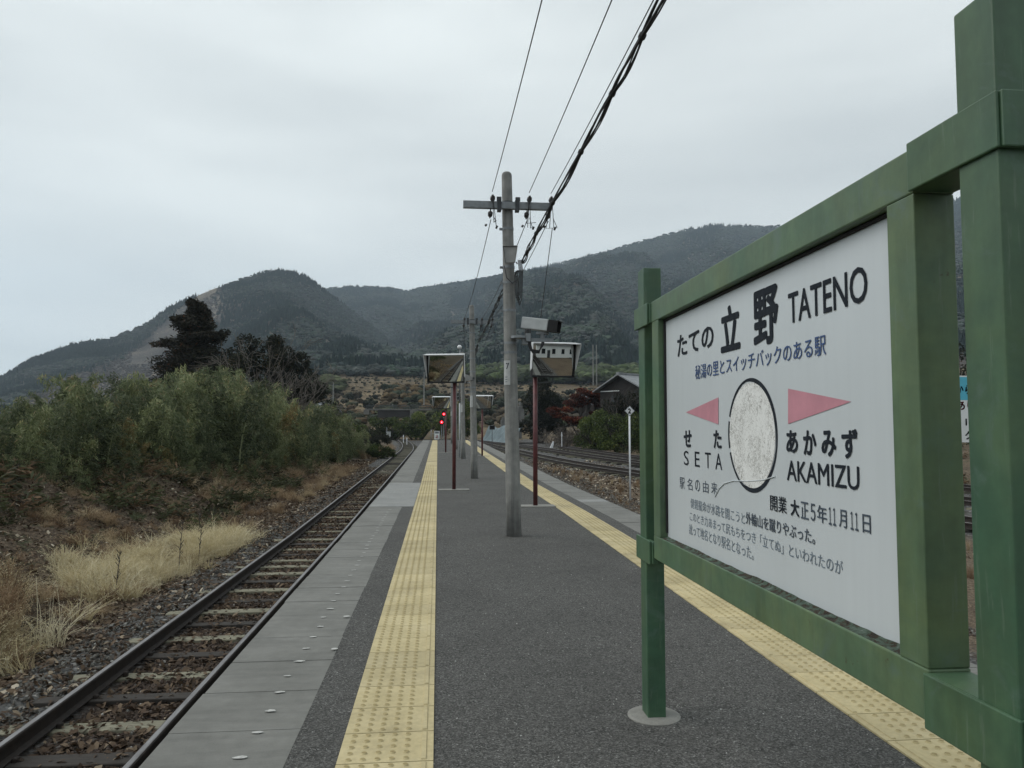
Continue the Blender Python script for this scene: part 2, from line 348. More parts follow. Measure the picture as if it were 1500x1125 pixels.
# ------------------------------------------------------------------ terrain
def grade(y): return .0095 * (np.clip(y, 18, 110) - 18)
T1 = [(20.5,-60),(18.6,-25),(16.4,0),(13.4,20),(10.1,37.2),(8.41,47.2),(7.01,63.8),(4.9,91.3),(2.4,125)]
T2 = [(24.,-60),(22.6,-25),(20.8,0),(17.6,22),(12.73,46.8),(10.95,61.4),(9.2,78),(6.7,93),(4.9,104)]
T3 = [(28.,-60),(26.5,-20),(24.2,10),(19.,36),(14.65,53.7),(13.75,62.6),(12.95,77.)]
TL = [(-2.80,-60),(-2.80,0),(-2.80,40),(-2.80,60),(-2.86,72),(-3.5,88),(-5.1,108),(-8.6,135),(-14.1,165)]
def smooth_path(P, step):
    P = np.array(P, float); t = np.r_[0, np.cumsum(np.hypot(*np.diff(P, axis=0).T))]; n = int(t[-1]/step)+1
    m = np.zeros_like(P); m[1:-1] = (P[2:]-P[:-2])/(t[2:]-t[:-2])[:, None]; m[0] = (P[1]-P[0])/(t[1]-t[0]); m[-1] = (P[-1]-P[-2])/(t[-1]-t[-2])
    s = np.linspace(0, t[-1], n+1); k = np.clip(np.searchsorted(t, s, 'right')-1, 0, len(t)-2); h = (t[k+1]-t[k]); u = (s-t[k])/h
    u = u[:, None]; h = h[:, None]
    return (2*u**3-3*u**2+1)*P[k]+(u**3-2*u**2+u)*h*m[k]+(-2*u**3+3*u**2)*P[k+1]+(u**3-u**2)*h*m[k+1]
def xat(T, y):
    P = smooth_path(T, 1.0); return np.interp(y, P[:, 1], P[:, 0])
def hg(x, y):
    x = np.asarray(x, float); y = np.asarray(y, float)
    g = -1.26 - .10*sstep(1.5, -1., x) + grade(y) + .050*sstep(1.0, .7, np.abs(x-xat(TL, y))) + (fbm(x*5, y*5, 15, 3)-.5)*.05*sstep(1.3, .9, np.abs(x-xat(TL, y)))
    u = -x
    bank = np.interp(u, [0, 4.4, 5.6, 7.0, 9.0, 12, 16, 30, 70, 200], [0, 0, .10, .40, 1.15, 1.9, 2.2, 2.4, 2.0, 1.0])
    bank = bank * (1 - .75*sstep(30, 60, y)) * (1 + .25*sstep(16, 9, y))
    nz = (fbm(x*.55, y*.55, 3) - .5) * 1.1 * sstep(4.6, 8, u) * (1 - .6*sstep(40, 70, y))
    nz = nz + (fbm(x*2.2, y*2.2, 5, 3) - .5) * .28 * sstep(4.0, 6, u)
    g = g + bank + nz
    sh = .13*np.exp(-((x + 4.05 - (xat(TL, y) + 2.80))/.42)**2) * sstep(-62, -55, y)          # ballast shoulder
    g = g + sh + (fbm(x*4, y*4, 9, 3)-.5)*.10*sstep(3.3, 3.8, u)
    q = x - xat(T3, y) - 2.6
    rb = np.interp(q, [0, 2.5, 8, 30, 90], [0, .8, 2.0, 4.5, 6.0]) * sstep(20, 60, y)
    g = g + rb + (fbm(x*.8, y*.8, 21, 3)-.5)*.25*sstep(2.6, 4.5, x)
    g = g + sstep(120, 220, y) * (np.clip(y, 120, 400)-120) * .035
    return g
xs = np.concatenate([[-3600, -2000, -900, -350], np.arange(-160, -32, 8), np.arange(-32, -14, 1.), np.arange(-14, -1, .2), np.arange(-1, 9, .5), np.arange(9, 40, 1.), np.arange(40, 170, 8), [350, 900, 2000, 3600]])
ys = np.concatenate([[-3600, -2000, -900, -300], np.arange(-90, 2, 2.5), np.arange(2, 46, .3), np.arange(46, 100, 1.), np.arange(100, 190, 4), [240, 320]])
XX, YY = np.meshgrid(xs, ys); ZZ = hg(XX, YY)
V = np.stack([XX, YY, ZZ], -1).reshape(-1, 3); nx, ny = len(xs), len(ys)
ii = (np.arange(ny-1)[:, None]*nx + np.arange(nx-1)[None]).ravel()
q = NT('ground_earth'); v = q.pos(); at = q.n('ShaderNodeAttribute', attribute_name='zone'); sep = q.n('ShaderNodeSeparateColor'); q.l(at.outputs['Color'], sep.inputs[0])
st = q.voro(v, 17, 'Color'); ss = q.n('ShaderNodeSeparateColor'); q.l(st, ss.inputs[0]); sdist = q.voro(v, 17, 'Distance'); bn = q.noise(v, 2.2, 6, .65); fn = q.noise(v, 22, 6, .7)
grav = q.mix(.75, q.ramp(ss.outputs[0], [(0., (.05,.045,.042)), (.5, (.125,.125,.122)), (.92, (.20,.20,.195)), (1., (.33,.32,.30))]), q.ramp(sdist, [(.2, 1.05), (.55, .35)]), 'MULTIPLY')
earth = q.ramp(fn, [(.3, (.034,.026,.019)), (.5, (.090,.067,.047)), (.62, (.15,.115,.08)), (.74, (.27,.22,.155))])
earth = q.mix(.6, earth, q.ramp(bn, [(.3, .55), (.65, 1.15)]), 'MULTIPLY')
straw = q.ramp(fn, [(.3, (.052,.040,.029)), (.5, (.115,.087,.060)), (.7, (.23,.185,.13))])
bed = q.mix(q.ramp(fn, [(.42, .85), (.6, .25)]), grav, (.055,.034,.023))
mossy = q.ramp(fn, [(.3, (.018,.022,.010)), (.55, (.045,.055,.024)), (.72, (.10,.10,.05))])
c = q.mix(sep.outputs[0], earth, grav); c = q.mix(sep.outputs[1], c, straw); c = q.mix(sep.outputs[2], c, bed)
c = q.mix(q.mul(q.ramp(bn, [(.52, 0.), (.62, 1.)]), q.attr('green')), c, mossy)
q.surf(c, .95, bump=sdist, bstr=.8, bdist=.05, spec=.2)
me = arrmesh('ground', V, np.stack([ii, ii+1, ii+1+nx, ii+nx], 1), M['ground_earth'], smooth=True)
px_, py_ = V[:, 0], V[:, 1]
jit = (fbm(px_*1.3, py_*1.3, 31, 3)-.5)*1.2
lx = xat(TL, py_)
zb = sstep(.75, .5, np.abs(px_-lx))                                               # between the rails
zg = sstep(-1.75, -1.5, px_-lx+jit*.35)*(px_ < 3) + sstep(6.6, 6.0, px_+jit*.8)*(px_ >= 3)
for T, hw in ((T1, 1.5), (T2, 1.5), (T3, 1.8)):
    d_ = np.abs(px_-xat(T, py_)); zg = np.maximum(zg, sstep(hw+.4, hw-.3, d_+jit*.3)*(py_ < 135)); 
zg = np.maximum(zg, sstep(-1.9, -1.4, px_-xat(T1, py_)+jit*.3)*sstep(2.4, 1.8, px_-xat(T3, py_))*(py_ > 15)*(py_ < 100)*(.75+.25*sstep(.4, .5, fbm(px_*.5, py_*.5, 44, 3))))
zs = sstep(5.8, 6.6, px_)*sstep(.3, .55, fbm(px_*.7, py_*.7, 41, 3)+.12)*(1-zg)
zone = np.stack([np.clip(zg, 0, 1), np.clip(zs, 0, 1), zb*.8, np.ones_like(zb)], 1)
a = me.attributes.new('zone', 'FLOAT_COLOR', 'POINT'); a.data.foreach_set('color', zone.astype(np.float32).ravel())
a = me.attributes.new('green', 'FLOAT', 'POINT'); a.data.foreach_set('value', (sstep(-4.8, -6.5, px_)*.9 + sstep(14, 18, px_)*.8).astype(np.float32))
tag(link('ground', me), kind='structure')

# ------------------------------------------------------------------ platform
YS = [-45, 3, 8, 13, 18, 22, 28, 34, 40, 46, 52, 58, 62]
def xin(y): return 1.93 + .10*np.clip((np.asarray(y, float)-4)/8, 0, 1)             # inner edge of the right-hand tactile strip
def zp(y): return grade(y)
def strip_sheet(mb, xa, xb, dz, y0=-45, y1=62, mi=0):
    Y = sorted(set([y0, y1] + [y for y in list(YS)+[10.5, 5.5] if y0 < y < y1])); vs = []; fs = []
    for y in Y: vs += [(xa(y), y, zp(y)+dz), (xb(y), y, zp(y)+dz)]
    for k in range(len(Y)-1): fs.append((2*k, 2*k+1, 2*k+3, 2*k+2))
    mb.add(vs, fs, mi)
mb = MB(); strip_sheet(mb, lambda y: -.612, lambda y: xin(y)+.62, 0.0)
tag(mb.build('platform_asphalt', M['asphalt']), kind='structure')
mb = MB()
prof = lambda x: x
for sgn, xf in ((-1, lambda y: -1.10), (1, lambda y: xin(y)+1.06)):
    vs = []; fs = []
    for y in YS: vs += [(xf(y), y, zp(y)-.14), (xf(y), y, -1.6), (xf(y)-sgn*.45, y, zp(y)-.14), (xf(y)-sgn*.45, y, -1.6)]
    for k in range(len(YS)-1):
        b = 4*k; fs.append((b, b+1, b+5, b+4) if sgn > 0 else (b, b+4, b+5, b+1)); fs.append((b, b+4, b+6, b+2))
    mb.add(vs, fs)
mb.box((-1.1, 61.9, -1.6), (3.05, 62.0, zp(62)-.003))
tag(mb.build('platform_wall', M['concrete_wall']), kind='structure')
# concrete edge slabs, 0.51 m each, with open joints
mb = MB(); k = 0; y = -44.9
while y < 61.9:
    y1 = y+.503; z0, z1 = zp(y), zp(y1); j = RNG.uniform(-.002, .002); xl = -1.178 + RNG.uniform(-.004, .004)
    wide = 13.05 < y < 18.6
    for (xa0, xb0, xa1, xb1, zz, mi) in ([(-1.178, -.406, -1.178, -.406, .006, 1)] if wide else [(xl, -.606, xl, -.606, j, 0)]) + [(xin(y)+.61, xin(y)+1.14, xin(y1)+.61, xin(y1)+1.14, j+.002, 1 if 13.3 < y < 14.2 else 0)]:
        mb.add([(xa0,y,z0-.14),(xb0,y,z0-.14),(xb1,y1,z1-.14),(xa1,y1,z1-.14),(xa0,y,z0+zz),(xb0,y,z0+zz),(xb1,y1,z1+zz),(xa1,y1,z1+zz)],
               [(4,5,6,7),(0,1,5,4),(1,2,6,5),(2,3,7,6),(3,0,4,7)], mi)
    y += .51
tag(mb.build('platform_edge', [M['concrete_edge'], M['concrete_light']]), kind='structure')
# tactile strips: tiles with rows of domes and one raised bar on the platform side
TLEN = .303
def tactile(xin_f, side):
    tiles = []; mbt = MB(); worn = MB()
    n0, n1 = -20, int(61.5/TLEN)
    for i in range(n0, n1):
        y = i*TLEN + .115; x0 = xin_f(y); z = zp(y)+.008; z1 = zp(y+TLEN)+.008; tt = RNG.random()
        def Xp(u): return x0 + side*u           # u from the platform side outward
        e = .0025
        def quadbox(ua, ub, va, vb, h0, h1, ins, mi=0):
            vs = []
            for h, k in ((h0, 0.), (h1, ins)):
                for u, w in ((ua+k, va+k), (ub-k, va+k), (ub-k, vb-k), (ua+k, vb-k)):
                    vs.append((Xp(u), y+w, z + (z1-z)*w/TLEN + h))
            f = [(4,5,6,7),(0,1,5,4),(1,2,6,5),(2,3,7,6),(3,0,4,7)]
            if side < 0: f = [g[::-1] for g in f]
            mbt.add(vs, f, 0, tt)
        quadbox(e, .395-e, e, TLEN-e, -.02, 0, .001)
        near = y < 26 and y > 0
        if y > -6:
            quadbox(.030, .056, .012, TLEN-.012, -.001, .0055, .004)
        if near:
            ns = 10 if y < 9 else 6
            for a in range(5):
                for b in range(5):
                    cu = .115 + a*.058; cv = .031 + b*.0603
                    vs = []; 
                    for r, h in ((.0155, -.001), (.0105, .0055)):
                        for j in range(ns):
                            an = 2*math.pi*j/ns; vs.append((Xp(cu+r*math.cos(an)), y+cv+r*math.sin(an), z+(z1-z)*cv/TLEN+h))
                    fs = [(j, (j+1) % ns, (j+1) % ns+ns, j+ns) for j in range(ns)]
                    if side < 0: fs = [g[::-1] for g in fs]
                    mbt.add(vs, fs, 0, tt); top = tuple(range(ns, 2*ns))
                    mbt.add(vs[ns:], [tuple(range(ns)) if side > 0 else tuple(range(ns))[::-1]], 1, tt)
        elif y > 0:
            for a in range(5): quadbox(.103+a*.058, .127+a*.058, .02, TLEN-.02, -.001, .004, .004)
    o = mbt.build('tactile_paving', [M['tactile_yellow'], M['tactile_worn']], tints=True); return tag(o, kind='structure')
tactile(lambda y: -.006, -1); tactile(lambda y: float(xin(y)), 1)
# worn white paint spots along the left slabs
mb = MB(); y = 3.0
while y < 13.0:
    x0 = -.795+RNG.uniform(-.012, .012); r = RNG.uniform(.013, .02); vs = [(x0+(r*1.5)*math.cos(a)*RNG.uniform(.7, 1.25), y+r*.75*math.sin(a)*RNG.uniform(.7, 1.25), .0065) for a in np.linspace(0, 2*math.pi, 11)[:-1]]
    mb.add(vs, [tuple(range(10))]); y += .2565
for x0, y in ((-.64, 5.55), (-.62, 4.75), (-.9, 16.2), (-.66, 29.), (2.86, 21.5)):
    z = zp(y)+.012; vs = [(x0+.022*math.cos(a)*RNG.uniform(.7, 1.2), y+.018*math.sin(a), z) for a in np.linspace(0, 2*math.pi, 9)[:-1]]; mb.add(vs, [tuple(range(8))])
tag(mb.build('paint_marks', M['white_paint_mark']), kind='structure')
# small pale chips of grit lying on the asphalt
mb = MB()
for k in range(420):
    y = 2.6+22*RNG.random()**1.8; x = RNG.uniform(-.6, 2.4); 
    if -.42 < x < .0 or xin(y)-.02 < x < xin(y)+.42: continue
    r = RNG.uniform(.002, .0055); z = float(zp(y)); a0 = RNG.uniform(0, 6); vs = [(x+r*RNG.uniform(.7, 1.3)*math.cos(a0+j*1.2566), y+r*math.sin(a0+j*1.2566), z-.001) for j in range(5)]+[(x, y, z+r*.9)]
    mb.add(vs, [(j, (j+1) % 5, 5) for j in range(5)])
tag(mb.build('grit', M['white_paint_mark']), kind='stuff')
# ------------------------------------------------------------------ tracks
RP = [(-.062,0),(.062,0),(.062,.012),(.012,.028),(.010,.105),(.034,.118),(.034,.146),(.026,.153),(-.026,.153),(-.034,.146),(-.034,.118),(-.010,.105),(-.012,.028),(-.062,.012)]
TP = [(-.024,.1525),(.024,.1525),(.021,.1555),(-.021,.1555)]
def offset_path(P, d):
    t = np.gradient(P, axis=0); t /= np.linalg.norm(t, axis=1)[:, None]
    return P + np.stack([t[:, 1], -t[:, 0]], 1)*d
def track(T, label, group, rail_z=-1.0, part_sleepers=100, y_from=4.2, y_part_to=80, gauge=1.067, step=2.0, y_min=-60, pitch=.70):
    root = empty('railway_track', (0, 0, 0)); tag(root, label, 'railway track', group)
    P = smooth_path(T, step); P = P[P[:, 1] >= y_min]
    for s in (-1, 1):
        Q = offset_path(P, s*(gauge/2+.033)); path = [(a, b, rail_z-.153+float(grade(b))) for a, b in Q]
        m = MB(); m.sweep(RP, path, 0); m.sweep(TP, path, 1); m.build('rail', [M['rail_side'], M['rail_top']], root)
    D = smooth_path(T, pitch); n = 0; rest = [MB(), MB()]
    td = np.gradient(D, axis=0)
    order = [i for i in range(len(D)) if D[i, 1] >= y_min]
    i0 = min(order, key=lambda i: abs(D[i, 1]-5.95)) if part_sleepers else 0
    for i in order:
        x, y = D[i]; an = math.atan2(-td[i, 0], td[i, 1]) + RNG.normal(0, .02); z = rail_z-.155+float(grade(y))
        m = MB(); L_ = 1.03+RNG.uniform(-.04, .04); w = .10+RNG.uniform(-.015, .01); dz = RNG.uniform(-.02, .0)
        m.box((-L_, -w, -.14), (L_, w, dz)); 
        pale = (i-i0) % 2 == 0 if RNG.random() < .85 else RNG.random() < .5
        if y < 9: pale = (i-i0) in (0, 2, 4, 6, 7)
        ca, sa = math.cos(an), math.sin(an)
        vs = [(x+ca*a-sa*b, y+sa*a+ca*b, z+c) for a, b, c in m.v]
        if part_sleepers and y_from <= y <= y_part_to and n < part_sleepers:
            s_ = MB(); s_.add(vs, m.f)
            if y < 26:                                           # tie plates and spike heads
                for s in (-1, 1):
                    for t_ in (-1, 1): cx = x+s*(gauge/2+.033)+t_*.085; s_.box((cx-.022, y-.03, z-.03), (cx+.022, y+.03, z+.032), 1)
            s_.build('sleeper', [M['sleeper_pale' if pale else 'sleeper_dark'], M['rail_side']], root, bevel=.012); n += 1
        else: rest[0 if pale else 1].add(vs, m.f)
    mm = MB()
    for k in (0, 1): mm.add(rest[k].v, rest[k].f, k)
    if mm.n: mm.build('sleeper', [M['sleeper_pale'], M['sleeper_dark']], root)['kind'] = 'stuff'
    return root
track(TL, 'rusty single track with weathered wooden sleepers running along the left platform edge', 'railway tracks', rail_z=-1.10)
TS = [(4.6,-60),(4.6,-10),(4.7,5.5)]
track(TS, 'siding track ending right of the platform beside the viewer, mirrored in the right mirror', 'railway tracks', part_sleepers=0, pitch=.7)
track(T1, 'curving track on the right nearest the platform, beside the rust brown grass', 'railway tracks', part_sleepers=0, pitch=.9)
track(T2, 'curving track on the right between two other tracks, running on grey ballast', 'railway tracks', part_sleepers=0, pitch=.9)
track(T3, 'curving track on the far right passing in front of the green bush', 'railway tracks', part_sleepers=0, pitch=.9)

# ------------------------------------------------------------------ scatter (stuff only)
def proto_coll(name, meshes):
    c = bpy.data.collections.new(name)
    for k, m in enumerate(meshes): c.objects.link(bpy.data.objects.new('%s_%02d' % (name, k), m))
    return c
def scatter(name, pts, coll, nproto, rot, scl, tint, idx=None):
    n = len(pts); me = bpy.data.meshes.new(name); me.vertices.add(n); me.vertices.foreach_set('co', np.ascontiguousarray(pts, np.float32).ravel())
    def at(nm, ty, arr, key): me.attributes.new(nm, ty, 'POINT').data.foreach_set(key, np.ascontiguousarray(arr, np.float32 if ty != 'INT' else np.int32).ravel())
    at('rot', 'FLOAT_VECTOR', rot, 'vector'); at('scl', 'FLOAT_VECTOR', scl, 'vector')
    if np.ndim(tint) == 2: at('tint', 'FLOAT_VECTOR', tint, 'vector')
    else: at('tint', 'FLOAT', tint, 'value')
    at('idx', 'INT', RNG.integers(0, nproto, n) if idx is None else idx, 'value')
    o = bpy.data.objects.new(name, me); COL.objects.link(o)
    g = bpy.data.node_groups.new(name, 'GeometryNodeTree')
    g.interface.new_socket('Geometry', in_out='INPUT', socket_type='NodeSocketGeometry'); g.interface.new_socket('Geometry', in_out='OUTPUT', socket_type='NodeSocketGeometry')
    N = g.nodes.new; gi = N('NodeGroupInput'); go = N('NodeGroupOutput'); ip = N('GeometryNodeInstanceOnPoints'); ci = N('GeometryNodeCollectionInfo')
    ci.inputs['Collection'].default_value = coll; ci.inputs['Separate Children'].default_value = True; ci.inputs['Reset Children'].default_value = True
    def na(nm, ty):
        x = N('GeometryNodeInputNamedAttribute'); x.data_type = ty; x.inputs['Name'].default_value = nm
        return [s for s in x.outputs if s.enabled and s.name == 'Attribute'][0]
    er = N('FunctionNodeEulerToRotation'); l = g.links.new
    l(gi.outputs[0], ip.inputs['Points']); l(ci.outputs[0], ip.inputs['Instance']); ip.inputs['Pick Instance'].default_value = True
    l(na('idx', 'INT'), ip.inputs['Instance Index']); l(na('rot', 'FLOAT_VECTOR'), er.inputs[0]); l(er.outputs[0], ip.inputs['Rotation'])
    l(na('scl', 'FLOAT_VECTOR'), ip.inputs['Scale']); l(ip.outputs[0], go.inputs[0])
    md = o.modifiers.new('scatter', 'NODES'); md.node_group = g
    return o
def stone_mesh(k):
    bm = bmesh.new(); bmesh.ops.create_icosphere(bm, subdivisions=2, radius=1.0)
    rs = np.random.default_rng(k)
    pl = [Vector(rs.normal(size=3)).normalized() for _ in range(9)]; dd = rs.uniform(.55, .85, 9)
    for v in bm.verts:
        for p, d in zip(pl, dd):
            e = v.co.dot(p)-d
            if e > 0: v.co -= p*e
        v.co.z *= .7
    bmesh.ops.remove_doubles(bm, verts=bm.verts, dist=.06)
    me = bpy.data.meshes.new('stone'); bm.to_mesh(me); bm.free(); me.materials.append(M['stone_grey']); return me
stones = proto_coll('ballast_stone', [stone_mesh(k) for k in range(7)])
def rnd(n): return RNG.random(n)
def zone_pts(n, xr, yr, ypow=1.6):
    y = yr[0] + (yr[1]-yr[0])*rnd(n)**ypow; x = xr[0]+(xr[1]-xr[0])*rnd(n); return x, y
P_ = []
x, y = zone_pts(26000, (-5.0, -3.4), (4.2, 46)); k_ = rnd(len(x)) < sstep(-4.75, -4.2, x+(fbm(x*1.3, y*1.3, 31, 3)-.5)*.7); P_.append((x[k_], y[k_], 0, .5))
x, y = zone_pts(21000, (-3.25, -2.27), (4.2, 44)); P_.append((x, y, 1, .2))
x, y = zone_pts(14000, (0, 1.9), (6, 60)); y = 9+52*(y-6)/54; x = x*.9+5.3; P_.append((x, y, 0, .5))
X_ = np.concatenate([p[0] for p in P_]); Y_ = np.concatenate([p[1] for p in P_]); B_ = np.concatenate([np.full(len(p[0]), p[2]) for p in P_]); n = len(X_)
s_ = RNG.uniform(.012, .027, n)*(1+.6*sstep(14, 40, Y_)); Z_ = hg(X_, Y_)+s_*.25
tn = np.where(B_ == 1, RNG.beta(1.2, 4, n)*.6, RNG.beta(2.2, 2.2, n)); tn = np.where(rnd(n) < .03, .97, tn)
o = scatter('ballast_gravel', np.stack([X_, Y_, Z_], 1), stones, 7, RNG.uniform(0, 6.28, (n, 3)), np.stack([s_*RNG.uniform(.8, 1.4, n), s_, s_], 1), tn)
tag(o, kind='stuff')
# fallen leaves and litter
def leaf_card(k):
    rs = np.random.default_rng(50+k); a = 1.0; b = rs.uniform(.25, .55); h = rs.uniform(.1, .4)
    V = np.array([(-a, 0, 0), (-.3, -b, h*.6), (.5, -b*.8, h), (a, 0, h*.5), (.5, b*.8, h), (-.3, b, h*.6)]); F = np.array([(0, 1, 2, 5), (5, 2, 3, 4)])
    return arrmesh('leaf', V, F, M['litter_leaf'])
leaves = proto_coll('litter_leaf', [leaf_card(k) for k in range(5)])
P_ = []
x, y = zone_pts(42000, (-10., -4.4), (5, 55), 1.5); P_.append((x, y, .62))
x, y = zone_pts(9000, (-3.25, -2.2), (4.2, 40)); P_.append((x, y, .5))
x, y = zone_pts(5500, (-4.6, -3.4), (4.2, 46)); P_.append((x, y, .6))
x, y = zone_pts(6500, (6, 11), (14, 52), 1.2); P_.append((x, y, .75))
X_ = np.concatenate([p[0] for p in P_]); Y_ = np.concatenate([p[1] for p in P_]); n = len(X_); mt = np.concatenate([np.full(len(p[0]), p[2]) for p in P_])
s_ = RNG.uniform(.025, .06, n)*(1+.8*sstep(10, 40, Y_))
o = scatter('leaf_litter', np.stack([X_, Y_, hg(X_, Y_)+.025], 1), leaves, 5, np.stack([RNG.normal(0, .45, n), RNG.normal(0, .45, n), RNG.uniform(0, 6.28, n)], 1), np.stack([s_]*3, 1), np.clip(RNG.beta(1.6, 2.2, n)*2*mt, 0, 1))
tag(o, kind='stuff')
ST = smooth_path(TL, .70); ST = ST[(ST[:, 1] > 4.2) & (ST[:, 1] < 30)]; n = 750; k_ = (RNG.random(n)**1.5*len(ST)).astype(int); X_ = ST[k_, 0]+RNG.uniform(-.8, .8, n); Y_ = ST[k_, 1]+RNG.uniform(-.1, .1, n); s_ = RNG.uniform(.012, .045, n)
tag(scatter('sleeper_litter', np.stack([X_, Y_, -1.10-.155-.004+grade(Y_)+s_*.1], 1), leaves, 5, np.stack([RNG.normal(0, .25, n), RNG.normal(0, .25, n), RNG.uniform(0, 6.28, n)], 1), np.stack([s_]*3, 1), RNG.beta(1.5, 2.5, n)), kind='stuff')
# grasses
def tuft(k, mat, nb=46, h=(.35, .75), spread=.16, wid=.006, lean=.5, seed=True):
    rs = np.random.default_rng(100+k); V = []; F = []; T = []
    for b in range(nb):
        a = rs.uniform(0, 6.28); r = spread*math.sqrt(rs.random()); p = np.array([r*math.cos(a), r*math.sin(a), 0.]); H = rs.uniform(*h)
        d = np.array([math.cos(a+rs.normal(0, 1.2)), math.sin(a+rs.normal(0, 1.2)), 0])*rs.uniform(.05, lean)*H; side = np.array([-math.sin(a), math.cos(a), 0]); tt = rs.random(); w = wid*rs.uniform(.6, 1.5)
        base = len(V); ns = 4
        for i in range(ns+1):
            u = i/ns; c = p + d*u*u + np.array([0, 0, H*(u-.18*u*u*u)]); ww = w*(1-.75*u)
            V += [c-side*ww, c+side*ww]
        for i in range(ns): F.append((base+2*i, base+2*i+1, base+2*i+3, base+2*i+2)); T.append(tt*.6+.4*i/ns)
        if seed and rs.random() < .6:
            for s in range(7):
                u = rs.uniform(.7, 1.); c = p + d*u*u + np.array([0, 0, H*(u-.18*u*u*u)]); o_ = rs.normal(0, .018, 3); e = rs.normal(0, 1, 3); e /= np.linalg.norm(e); f_ = np.cross(e, rs.normal(0, 1, 3)); f_ /= np.linalg.norm(f_)
                bb = len(V); V += [c+o_-e*.014, c+o_+f_*.005, c+o_+e*.014, c+o_-f_*.005]; F.append((bb, bb+1, bb+2, bb+3)); T.append(rs.uniform(.6, 1))
    return arrmesh('tuft', np.array(V), np.array(F), M[mat], np.array(T))
pale = proto_coll('pale_tuft', [tuft(k, 'dry_grass_blade', 40, (.18, .78), .20, .0065, 1.15) for k in range(8)])
n = 2100; y = 7.5+11.5*rnd(n); cx = np.interp(y, [7.5, 9, 12.4, 15, 18.3, 19], [-5.75, -5.75, -5.75, -5.4, -4.95, -4.9]); hw = np.interp(y, [7.5, 9, 13, 17, 19], [.5, .65, .75, .55, .25])
x = cx + RNG.normal(0, .55, n)*hw*1.15; k_ = (fbm(x*1.1, y*1.1, 77, 3) > .41); x, y = x[k_], y[k_]; n = len(x); s_ = RNG.uniform(.35, .95, n)*(.6+.9*np.clip(fbm(x*1.7, y*1.7, 79, 3)-.15, 0, 1))
tag(scatter('dry_grass', np.stack([x, y, hg(x, y)-.02], 1), pale, 8, np.stack([RNG.normal(0, .2, n), RNG.normal(0, .2, n), RNG.uniform(0, 6.28, n)], 1), np.stack([s_, s_, s_*RNG.uniform(.6, 1.0, n)], 1), np.clip(RNG.normal(.68, .2, n), 0, 1)), kind='stuff')
rust = proto_coll('rust_tuft', [tuft(10+k, 'rust_grass_blade', 60, (.6, 1.05), .12, .005, .25) for k in range(4)])
n = 60; x = RNG.normal(-5.75, .30, n); y = RNG.normal(9.7, .5, n); n2 = 700; x2 = RNG.uniform(6.2, 13, n2); y2 = 12+34*rnd(n2)
k_ = (fbm(x2*.6, y2*.6, 78, 3) > .42) & (x2 < xat(T1, y2)-1.7); x2, y2 = x2[k_], y2[k_]; x = np.r_[x, x2]; y = np.r_[y, y2]; n = len(x)
x3 = RNG.normal(-4.6, .45, 60); y3 = RNG.uniform(58, 70, 60); x = np.r_[x, x3]; y = np.r_[y, y3]; n = len(x)
s_ = np.where(x > 0, RNG.uniform(.18, .42, n), RNG.uniform(.65, 1.0, n))
tag(scatter('rust_grass', np.stack([x, y, hg(x, y)-.02], 1), rust, 4, np.stack([RNG.normal(0, .18, n), RNG.normal(0, .18, n), RNG.uniform(0, 6.28, n)], 1), np.stack([s_*1.3, s_*1.3, s_], 1), np.clip(RNG.normal(.55, .25, n), 0, 1)), kind='stuff')
n = 3400; x = -4.7-6.*rnd(n); y = -4+50*rnd(n)**1.3; k_ = fbm(x*.8, y*.8, 91, 3) > .47; x, y = x[k_], y[k_]; n = len(x); s_ = RNG.uniform(.25, .6, n)*(1+.4*sstep(15, 40, y))
tag(scatter('matted_grass', np.stack([x, y, hg(x, y)-.03], 1), rust, 4, np.stack([RNG.normal(0, .5, n), RNG.normal(0, .5, n), RNG.uniform(0, 6.28, n)], 1), np.stack([s_*2., s_*2., s_*.55], 1), np.clip(RNG.normal(.62, .28, n), 0, 1)), kind='stuff')
def weed(k):
    rs = np.random.default_rng(200+k); V = []; F = []; T = []
    for b in range(60):
        a = rs.uniform(0, 6.28); el = rs.uniform(.1, 1.3); r = rs.uniform(.05, .42); c = np.array([r*math.cos(a)*math.cos(el*.6), r*math.sin(a)*math.cos(el*.6), .05+r*math.sin(el)]); 
        e = np.array([math.cos(a), math.sin(a), rs.uniform(-.5, .6)]); e /= np.linalg.norm(e); f_ = np.cross(e, rs.normal(0, 1, 3)); f_ /= np.linalg.norm(f_); l = rs.uniform(.05, .12); w = l*rs.uniform(.12, .3)
        bb = len(V); V += [c-e*l, c+f_*w, c+e*l, c-f_*w]; F.append((bb, bb+1, bb+2, bb+3)); T.append(rs.random())
    return arrmesh('weed', np.array(V), np.array(F), M['weed_leaf'], np.array(T))
weeds = proto_coll('weed_clump', [weed(k) for k in range(6)])
n = 4200; x = -5.6-9*rnd(n)**.8; y = 6+46*rnd(n)**1.4; k_ = (fbm(x*.5, y*.5, 88, 3)+.16*sstep(-7, -9.5, x)-.05 > .50); x, y = x[k_], y[k_]
x2 = RNG.uniform(14, 60, 3600); y2 = RNG.uniform(8, 95, 3600); k_ = x2 > xat(T3, y2)+2.2; x = np.r_[x, x2[k_]]; y = np.r_[y, y2[k_]]; n = len(x); s_ = RNG.uniform(.5, 1.3, n)*(1+.5*sstep(25, 60, y))
tag(scatter('undergrowth', np.stack([x, y, hg(x, y)-.03], 1), weeds, 6, np.stack([RNG.normal(0, .2, n), RNG.normal(0, .2, n), RNG.uniform(0, 6.28, n)], 1), np.stack([s_]*3, 1), np.clip(RNG.normal(.45, .28, n), 0, 1)), kind='stuff')
